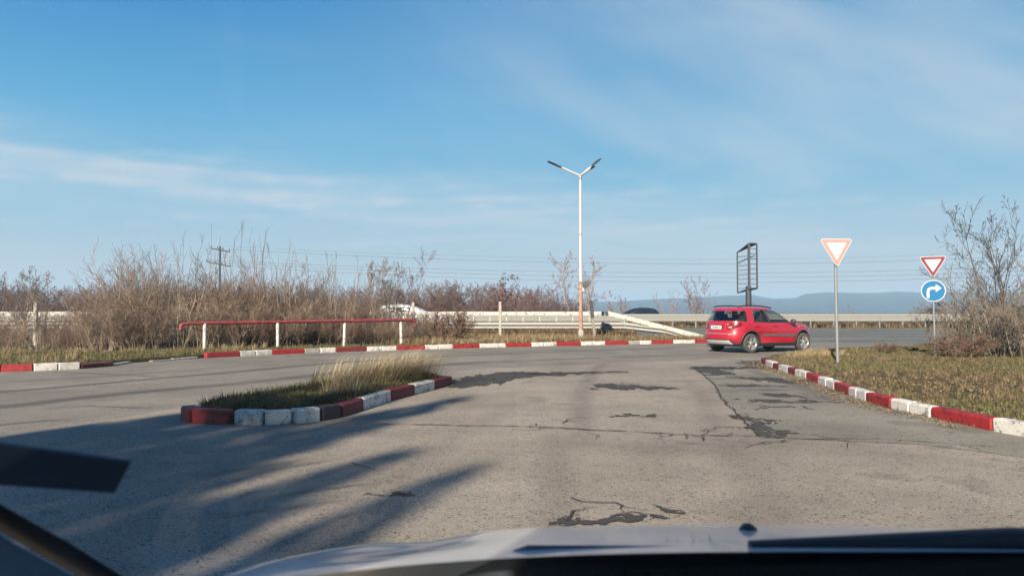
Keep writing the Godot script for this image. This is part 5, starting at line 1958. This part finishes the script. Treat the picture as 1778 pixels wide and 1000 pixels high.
	var tree := plant(5, 3.3, 0.8, c, 51).mesh()
	var o := part("bare_tree", tree, M.plant)
	tag(o, "small bare tree with a spreading crown at the far left edge", "tree")
	o.position = Vector3(-17.2, 0.1, -26.2); o.scale = Vector3.ONE * 0.86
	o = part("bare_tree", tree, M.plant)
	tag(o, "small grey tree with a few dry leaves above the right end of the handrail", "tree")
	o.position = Vector3(-5.25, 0.1, -33.5); o.rotation.y = 2.0; o.scale = Vector3.ONE * 1.12
	c.merge({"kids": 1.75, "lean": 0.36, "up": 0.09, "ang0": 18.0, "ang1": 48.0, "hvar": 0.2, "r": 0.026, "leaf": 0.22, "thin": 0.0048, "leafsize": 0.07, "cols": [Color(0.09, 0.075, 0.065), Color(0.07, 0.06, 0.055)], "tip": Color(0.075, 0.062, 0.056), "leafcol": Color(0.05, 0.038, 0.03)}, true)
	var big := plant(5, 4.3, 0.9, c, 53).mesh()
	o = part("bare_tree", big, M.plant)
	tag(o, "tall dark bare tree with withered leaves standing in the right-hand bush", "tree")
	o.position = Vector3(14.3, 0.1, -22.2); o.rotation.y = 0.6; o.scale = Vector3(0.95, 0.94, 0.95)
	# dense low bush at the end of the rail
	c = brown.duplicate()
	c.merge({"kids": 3.0, "depth": 2, "lean": 0.9, "thin": 0.005, "r": 0.013, "leaf": 0.5, "leafcol": Color(0.16, 0.085, 0.055), "leafsize": 0.06, "cols": [Color(0.19, 0.115, 0.09), Color(0.15, 0.09, 0.075)], "tip": Color(0.17, 0.10, 0.085)})
	var dense := plant(24, 1.45, 1.3, c, 61).mesh()
	o = part("brown_bush", dense, M.plant)
	tag(o, "dense low dark brown bush at the right end of the handrail", "bush")
	o.position = Vector3(-2.75, 0.1, -32.0)
	# right-hand bush: five shrubs
	var rb := [["twiggy grey bush around the foot of the blue-disc sign pole", 13.0, -21.9, 0.70, 6], ["tangled bare bush right of the blue-disc sign", 13.75, -21.4, 0.98, 7], ["pale stemmed bush at the right edge of the picture", 14.5, -20.9, 0.98, 5], ["bare bush filling the right edge behind the pale stemmed one", 15.2, -22.2, 0.92, 7], ["brown bush behind the tangled bush, beside the road", 14.2, -22.9, 1.0, 6],
		["low brown bush under the pale stems at the right edge", 14.3, -21.3, 0.95, 6], ["pale crooked stems in the middle of the right-hand bush", 13.8, -21.1, 0.9, 5], ["upright grey bush behind the dark bare tree", 14.9, -23.4, 0.85, 3]]
	for q in rb:
		o = part("bare_bush", shrubs[q[4]], M.plant)
		tag(o, q[0], "bush", "bushes on the right-hand corner")
		o.position = Vector3(q[1], 0.1, q[2]); o.rotation.y = q[1] * 3.0
		o.scale = Vector3(float(q[3]) * 1.15, q[3], float(q[3]) * 1.15)
	o = part("evergreen_clump", dense, M.plant)
	tag(o, "dark low clump at the foot of the right-hand bush", "bush")
	o.position = Vector3(12.35, 0.08, -21.0); o.scale = Vector3(0.8, 0.52, 0.6)
	o = part("evergreen_clump", dense, M.plant)
	tag(o, "small dark withered clump in the grass left of the bush", "bush")
	o.position = Vector3(11.5, 0.09, -23.4); o.scale = Vector3(0.34, 0.24, 0.34)
	# beyond the motorway
	c = brown.duplicate()
	c.merge({"kids": 1.6, "depth": 2, "lean": 0.35, "thin": 0.011, "r": 0.02, "leaf": 0.85, "leafcol": Color(0.12, 0.06, 0.045), "leafsize": 0.30, "cols": [Color(0.17, 0.11, 0.095)], "tip": Color(0.15, 0.09, 0.08)}, true)
	o = part("leafy_tree", plant(4, 4.7, 0.7, c, 71).mesh(), M.plant)
	tag(o, "slender tree with dark withered leaves behind the guardrail, left of the lamp", "tree")
	o.position = Vector3(-0.9, 0.0, -67.7)
	c = brown.duplicate()
	c.merge({"kids": 1.9, "depth": 3, "lean": 0.45, "thin": 0.012, "r": 0.05, "cols": [Color(0.26, 0.20, 0.17), Color(0.22, 0.165, 0.145)], "tip": Color(0.25, 0.175, 0.155), "hvar": 0.4}, true)
	var ft := [plant(5, 6.0, 1.8, c, 81).mesh(), plant(6, 5.0, 2.2, c, 82).mesh()]
	c.merge({"kids": 1.2, "thin": 0.012, "lean": 0.6}, true)
	var sparse := plant(5, 5.0, 1.6, c, 83).mesh()
	var fl := [["tall bare tree standing directly behind the street lamp", 7.4, -86.0, 1.3, ft[0]], ["bare brown tree right of the street lamp beyond the motorway", 11.8, -86.0, 0.72, ft[1]], ["thin bare tree with a forked crown, third right of the lamp", 17.6, -85.0, 0.86, sparse],
		["thin bare tree left of the red car roof, beyond the guardrail", 20.6, -86.0, 0.88, ft[0]], ["pale bare tree just behind the rear of the red car", 22.6, -87.0, 0.80, sparse], ["low bare shrub between billboard frame and yield sign, on the skyline", 40.0, -90.0, 0.5, sparse], ["low brown scrub left of the blue-disc sign, on the skyline", 48.0, -90.0, 0.48, ft[1]], ["faint bare shrub over the dark car's roof", 14.4, -92.0, 0.62, sparse]]
	for q in fl:
		o = part("bare_tree", q[4], M.plant)
		tag(o, q[0], "tree", "bare trees beyond the motorway")
		o.position = Vector3(q[1], 0, q[2]); o.rotation.y = q[1]; o.scale = Vector3.ONE * float(q[3])
	rng.seed = 909
	var places := [[], [], [], []]
	var tints := [[], [], [], []]
	for k in 290:
		var z := rng.randf_range(-86.0, -106.0)
		var px := rng.randf_range(-60.0, 1010.0) if k < 250 else rng.randf_range(1600.0, 1900.0)
		var x := (px - 889.0) / 1318.0 * -z
		var s := rng.randf_range(0.62, 0.86)
		if px > 850.0 and px < 1600.0: s *= 0.92
		if px > 970.0 and px < 1600.0: s *= 0.75
		if px >= 1600.0: s *= 0.45
		if px > 60.0 and px < 640.0: s *= 0.9
		s *= -z / 92.0
		var w := k % 2
		places[w].append(Transform3D(Basis(Vector3.UP, rng.randf() * TAU).scaled(Vector3(s * 1.15, s, s * 1.15)), Vector3(x, -0.05, z)))
		var v := rng.randf_range(0.5, 0.8)
		tints[w].append(Color(v, v * 0.92, v * 0.90))
	var far := thing("far_scrub", "long belt of brown leafless scrub beyond the motorway", "scrub")
	far.set_meta("kind", "stuff")
	for k in 2: scatter("scrub", ft[k], M.plant, places[k], tints[k], far)

	# ---- grasses
	rng.seed = 1234
	var gcol := [Color(0.085, 0.095, 0.036), Color(0.115, 0.115, 0.048), Color(0.075, 0.085, 0.032), Color(0.19, 0.16, 0.085)]
	var dcol := [Color(0.34, 0.27, 0.155), Color(0.28, 0.22, 0.12), Color(0.40, 0.335, 0.205), Color(0.22, 0.165, 0.09)]
	var bcol := [Color(0.17, 0.12, 0.07), Color(0.21, 0.155, 0.09), Color(0.12, 0.09, 0.055), Color(0.25, 0.20, 0.125)]
	var green := grass_clump(26, 0.16, 0.5, 0.006, gcol)
	var straw := grass_clump(26, 0.34, 0.55, 0.005, dcol)
	var weed := grass_clump(22, 0.30, 0.8, 0.006, bcol)
	var island_green := grass_clump(30, 0.20, 0.6, 0.006, [Color(0.065, 0.075, 0.028), Color(0.10, 0.095, 0.045), Color(0.06, 0.06, 0.03), Color(0.16, 0.13, 0.075)])
	var tall := grass_clump(24, 0.66, 0.42, 0.0032, dcol, Vector3(1.0, 0, -0.15), 0.2)
	var litter_b := B.new()
	for k in 14:
		var p := Vector3(rng.randf_range(-0.2, 0.2), 0.015 + rng.randf() * 0.03, rng.randf_range(-0.2, 0.2))
		var u := Vector3(rng.randf_range(-1, 1), rng.randf_range(-0.5, 0.7), rng.randf_range(-1, 1)).normalized() * rng.randf_range(0.012, 0.03)
		var w := u.cross(Vector3.UP).normalized() * u.length() * 0.5 + Vector3(0, 0.01, 0)
		litter_b.col = bcol[k % 4]
		litter_b.quad(p, p + u * 0.5 + w, p + u, p + u * 0.5 - w)
	var litter := litter_b.mesh()
	var vary := func(_p: Vector2) -> Color:
		var v := rng.randf_range(0.75, 1.2)
		return Color(v, v * rng.randf_range(0.92, 1.04), v * 0.95)
	var patchy := noise(FastNoiseLite.TYPE_SIMPLEX_SMOOTH, 0.16, 3, 44)
	# right corner
	var near_right := PackedVector2Array()
	for k in range(0, RIGHT_KERB.size() - 4, 2): near_right.append(Vector2(RIGHT_KERB[k] + 0.13, RIGHT_KERB[k + 1]))
	near_right.append_array(v2([12.5, -6.0, 18, -14, 18, -30.0, 15.2, -28.6, 11.8, -26.4, 9.8, -24.0, 8.3, -22.4]))
	var r := spread_over(near_right, 13000, 0.10, 0.28, 0.62, vary, func(p: Vector2) -> bool: return patchy.get_noise_2d(p.x, p.y) > -0.08 + rng.randf_range(-0.2, 0.2))
	var grass := scatter("grass", green, M.grass, r[0], r[1])
	tag(grass, "short green grass on the right-hand corner", "grass")
	r = spread_over(near_right, 6500, 0.10, 0.2, 0.45, vary, func(p: Vector2) -> bool: return patchy.get_noise_2d(p.x, p.y) < 0.12)
	tag(scatter("dry_grass", weed, M.grass, r[0], r[1]), "brown withered grass in patches on the right-hand corner", "grass")
	var edge := v2([7.3, -20.6, 9.4, -21.6, 10.4, -23.6, 9.4, -23.9, 8.3, -22.4])
	r = spread_over(edge, 190, 0.10, 0.3, 0.62, vary)
	tag(scatter("dry_grass", straw, M.grass, r[0], r[1]), "straw-coloured tufts on the tip of the right corner by the red car", "grass")
	r = spread_over(near_right, 1500, 0.115, 0.7, 1.3, vary, func(p: Vector2) -> bool: return patchy.get_noise_2d(p.x + 40.0, p.y) > 0.0 or p.y > -13.0)
	tag(scatter("fallen_leaves", litter, M.leafy, r[0], r[1]), "brown fallen leaves strewn in the grass on the right", "leaves")
	var gutter := PackedVector2Array()
	for k in range(2, RIGHT_KERB.size() - 6, 2): gutter.append(Vector2(RIGHT_KERB[k] - 0.06, RIGHT_KERB[k + 1]))
	for k in range(RIGHT_KERB.size() - 8, 1, -2): gutter.append(Vector2(RIGHT_KERB[k] - 0.38 - 0.15 * rng.randf(), RIGHT_KERB[k + 1]))
	r = spread_over(gutter, 330, 0.012, 0.5, 1.0, vary)
	tag(scatter("fallen_leaves", litter, M.leafy, r[0], r[1]), "dead leaves gathered in the gutter along the right kerb", "leaves")
	# left verge in front of the thicket
	var lv := v2([-26, -13.2, -17.0, -15.6, -11.8, -17.7, -10.9, -18.4, -10.45, -20.3, -9.5, -22.6, -8.1, -24.9, -6.0, -26.8, -3.0, -28.9, -3.4, -30.0, -6.6, -28.4, -9.0, -26.6, -12.0, -24.8, -17, -24.2, -28, -22])
	r = spread_over(lv, 5200, 0.09, 0.5, 1.1, vary, func(p: Vector2) -> bool: return patchy.get_noise_2d(p.x, p.y) > -0.2 and (p.x < -9.0 or rng.randf() < 0.35))
	tag(scatter("grass", green, M.grass, r[0], r[1]), "green grass on the verge before the left thicket", "grass")
	r = spread_over(lv, 1200, 0.09, 0.35, 0.95, vary, func(p: Vector2) -> bool: return patchy.get_noise_2d(p.x * 1.7, p.y * 1.7) < 0.05 and p.x < -8.5)
	tag(scatter("dry_grass", straw, M.grass, r[0], r[1]), "straw-coloured tufts on the verge before the left thicket", "grass")
	r = spread_over(lv, 2600, 0.10, 0.7, 1.4, vary, func(p: Vector2) -> bool: return p.x > -11.0 or rng.randf() < 0.3)
	tag(scatter("fallen_leaves", litter, M.leafy, r[0], r[1]), "brown leaf litter along the far kerb under the handrail", "leaves")
	# dry weeds under the guardrail
	var gw := v2([-3.6, -29.4, -0.5, -30.3, 2.6, -31.7, 5.2, -32.9, 8.2, -34.3, 9.6, -35.4, 9.6, -37.5, 6.0, -39.0, 4, -40.4, -12, -40.4, -10, -33])
	r = spread_over(gw, 4200, 0.09, 0.5, 1.15, vary, func(p: Vector2) -> bool: return p.x < 4.2 or p.y > -36.5 or rng.randf() < 0.25)
	tag(scatter("dry_grass", weed, M.grass, r[0], r[1]), "withered weeds under the near guardrail and round the lamp", "grass")
	r = spread_over(gw, 1500, 0.09, 0.5, 1.0, vary, func(p: Vector2) -> bool: return p.x < 4.0)
	tag(scatter("dry_grass", straw, M.grass, r[0], r[1]), "pale straw between far kerb and guardrail", "grass")
	var foot := v2([-14, -38.6, 5.2, -38.6, 6.5, -39.2, 5.0, -40.9, -14, -40.9])
	r = spread_over(foot, 4200, 0.09, 1.1, 2.0, vary)
	tag(scatter("dry_weeds", weed, M.grass, r[0], r[1]), "tall withered weeds standing along the foot of the near guardrail", "weeds")
	# weeds along the median
	var md := v2([-75, -65.9, 75, -65.9, 75, -69.3, -75, -69.3])
	r = spread_over(md, 5200, 0.04, 1.5, 2.5, vary)
	tag(scatter("dry_weeds", weed, M.grass, r[0], r[1]), "brown weeds along the median under the far guardrail", "weeds")
	# island
	var inner := PackedVector2Array()
	var cen := Vector2.ZERO
	for p in V.island: cen += p
	cen /= V.island.size()
	for p in V.island: inner.append(p.lerp(cen, 0.09))
	r = spread_over(inner, 1500, 0.12, 0.4, 0.95, vary)
	tag(scatter("grass", island_green, M.grass, r[0], r[1]), "dark green grass and weeds covering the traffic island", "grass")
	var back := v2([-1.35, -14.2, -1.7, -14.85, -2.15, -14.75, -2.9, -13.6, -3.3, -12.3, -3.0, -11.5, -2.2, -12.0, -1.75, -13.2])
	r = spread_over(back, 150, 0.12, 0.75, 1.15, vary)
	for t in r[0].size(): r[0][t] = Transform3D(Basis(Vector3.UP, rng.randf_range(-0.5, 0.5)).scaled(Vector3.ONE * rng.randf_range(0.75, 1.15)), r[0][t].origin)
	tag(scatter("dry_grass", tall, M.grass, r[0], r[1]), "tall straw grass bent over on the far half of the island", "grass")
	var mids := v2([-2.6, -11.6, -2.1, -11.2, -2.2, -10.4, -2.7, -10.6])
	r = spread_over(mids, 14, 0.12, 0.6, 0.85, vary)
	tag(scatter("dry_grass", tall, M.grass, r[0], r[1]), "tuft of dry stalks in the middle of the island", "grass")
	# a few pale stones and scraps
	var st := B.new()
	st.box(Vector3(0, 0.02, 0), Vector3(0.09, 0.05, 0.07), Basis(Vector3.UP, 0.4), 0.018)
	var sm := st.mesh()
	var sl := [["pale stone in the grass left of the blue-disc sign", 9.9, -22.4, 1.1], ["white scrap in the grass behind the middle of the right kerb", 8.2, -13.9, 0.9], ["white stone in the grass at the near end of the right corner", 7.3, -12.1, 0.8], ["small white stone on the asphalt near the worn hole by the right kerb", 3.15, -9.2, 0.35], ["pale stone on the left verge before the thicket", -13.2, -21.0, 0.9]]
	for q in sl:
		var e := part("stone", sm, M.bare if q[1] < 0 else M.white_worn)
		tag(e, q[0], "stone")
		e.position = Vector3(q[1], 0.10 if q[3] > 0.5 else 0.014, q[2])
		e.scale = Vector3.ONE * float(q[3])
		e.rotation.y = q[2]
	shade_trees()


# evergreens to the left of the van, whose shadows lie over the near asphalt
func shade_trees() -> void:
	rng.seed = 31
	var crowns := []
	for v in 2:
		var b := B.new()
		for k in 3600:
			var u := pow(rng.randf(), 0.58)             # 0 top, 1 bottom
			var az := rng.randf() * TAU
			var lob := 1.0 + 0.32 * sin(az * 3.0 + u * 9.0 + v * 2.0) + 0.2 * sin(u * 40.0 + az)
			var rad := (0.06 + 0.94 * pow(u, 0.8)) * lob * sqrt(rng.randf_range(0.12, 1.0))
			var p := Vector3(cos(az) * rad, 1.0 - u * 0.86, sin(az) * rad)
			var d := Vector3(cos(az), rng.randf_range(-0.5, 0.4), sin(az)).normalized() * rng.randf_range(0.05, 0.1)
			var s := d.cross(Vector3(rng.randf_range(-1, 1), 1, rng.randf_range(-1, 1))).normalized() * 0.045
			d.y *= 0.3
			b.col = Color(0.035, 0.055, 0.025) * rng.randf_range(0.7, 1.4)
			b.tri(p - s, p + s, p + d)
			b.tri(p - s, p + d * 0.3 + Vector3(0, 0.02, 0), p + d)
		crowns.append(b.mesh())
	var tips := [[-0.9, -11.8, 13.5, 1.35], [-1.9, -12.1, 13.0, 1.5], [-2.85, -12.0, 12.5, 1.7], [-3.8, -10.9, 12.0, 1.7], [-4.9, -9.0, 11.5, 1.8], [-1.05, -7.3, 12.0, 1.15], [-0.38, -6.45, 12.5, 1.05], [-1.5, -5.4, 11.0, 1.3], [-2.6, -7.0, 11.5, 1.5], [-3.4, -5.0, 11.0, 2.0], [-6.0, -7.8, 11.0, 1.9], [-2.4, -4.6, 10.5, 1.5], [-2.15, -6.5, 11.0, 1.5], [-1.95, -5.0, 10.5, 1.4]]
	var names := ["evergreen whose shadow tip lies beside the far part of the traffic island", "evergreen whose shadow covers the burnt kerb block of the island", "evergreen whose shadow covers the red nose of the traffic island", "evergreen whose shadow edge crosses the lane at the left", "evergreen whose shadow reaches furthest left on the lane", "slim evergreen casting the middle shadow finger", "slim evergreen casting the shadow finger nearest the bonnet's middle", "slim evergreen casting the shortest shadow finger", "evergreen shading the asphalt before the island", "broad evergreen shading the asphalt at the lower left", "evergreen whose shadow begins at the left edge of the lane", "evergreen shading the asphalt just left of the van", "evergreen joining the two middle shadow fingers at their root", "evergreen joining the nearest shadow fingers at their root"]
	var sx := sin(deg_to_rad(SUN_AZ)) / tan(deg_to_rad(SUN_EL))
	var sz := cos(deg_to_rad(SUN_AZ)) / tan(deg_to_rad(SUN_EL))
	for k in tips.size():
		var q = tips[k]
		var h: float = q[2]
		var o := thing("evergreen_tree", names[k], "tree", Vector3(float(q[0]) - sx * h, 0.1, float(q[1]) + sz * h), k * 1.3, "evergreens beside the van")
		var b := B.new()
		b.tube([Vector3(0, -0.1, 0), Vector3(0.05, h * 0.3, 0), Vector3(0, h * 0.85, 0)], [0.18, 0.13, 0.04], 8)
		part("trunk", b, M.old_wood, o)
		var c := part("crown", crowns[k % 2], M.plant, o)
		c.scale = Vector3(q[3], h, q[3])
	# one more by the left verge
	var e := thing("evergreen_tree", "evergreen out of view at the left whose shadow darkens the left verge", "tree", Vector3(-24.0, 0.1, -13.6), 0.4, "evergreens beside the van")
	var b := B.new()
	b.tube([Vector3(0, -0.1, 0), Vector3(0, 5.0, 0)], [0.16, 0.05], 8)
	part("trunk", b, M.old_wood, e)
	part("crown", crowns[0], M.plant, e).scale = Vector3(2.4, 6.2, 2.4)


func _ready() -> void:
	setup_view()
	rng.seed = 2024
	make_materials()
	make_ground()
	make_kerbs()
	make_barriers()
	make_signs()
	red_car()
	far_cars()
	own_van()
	make_plants()
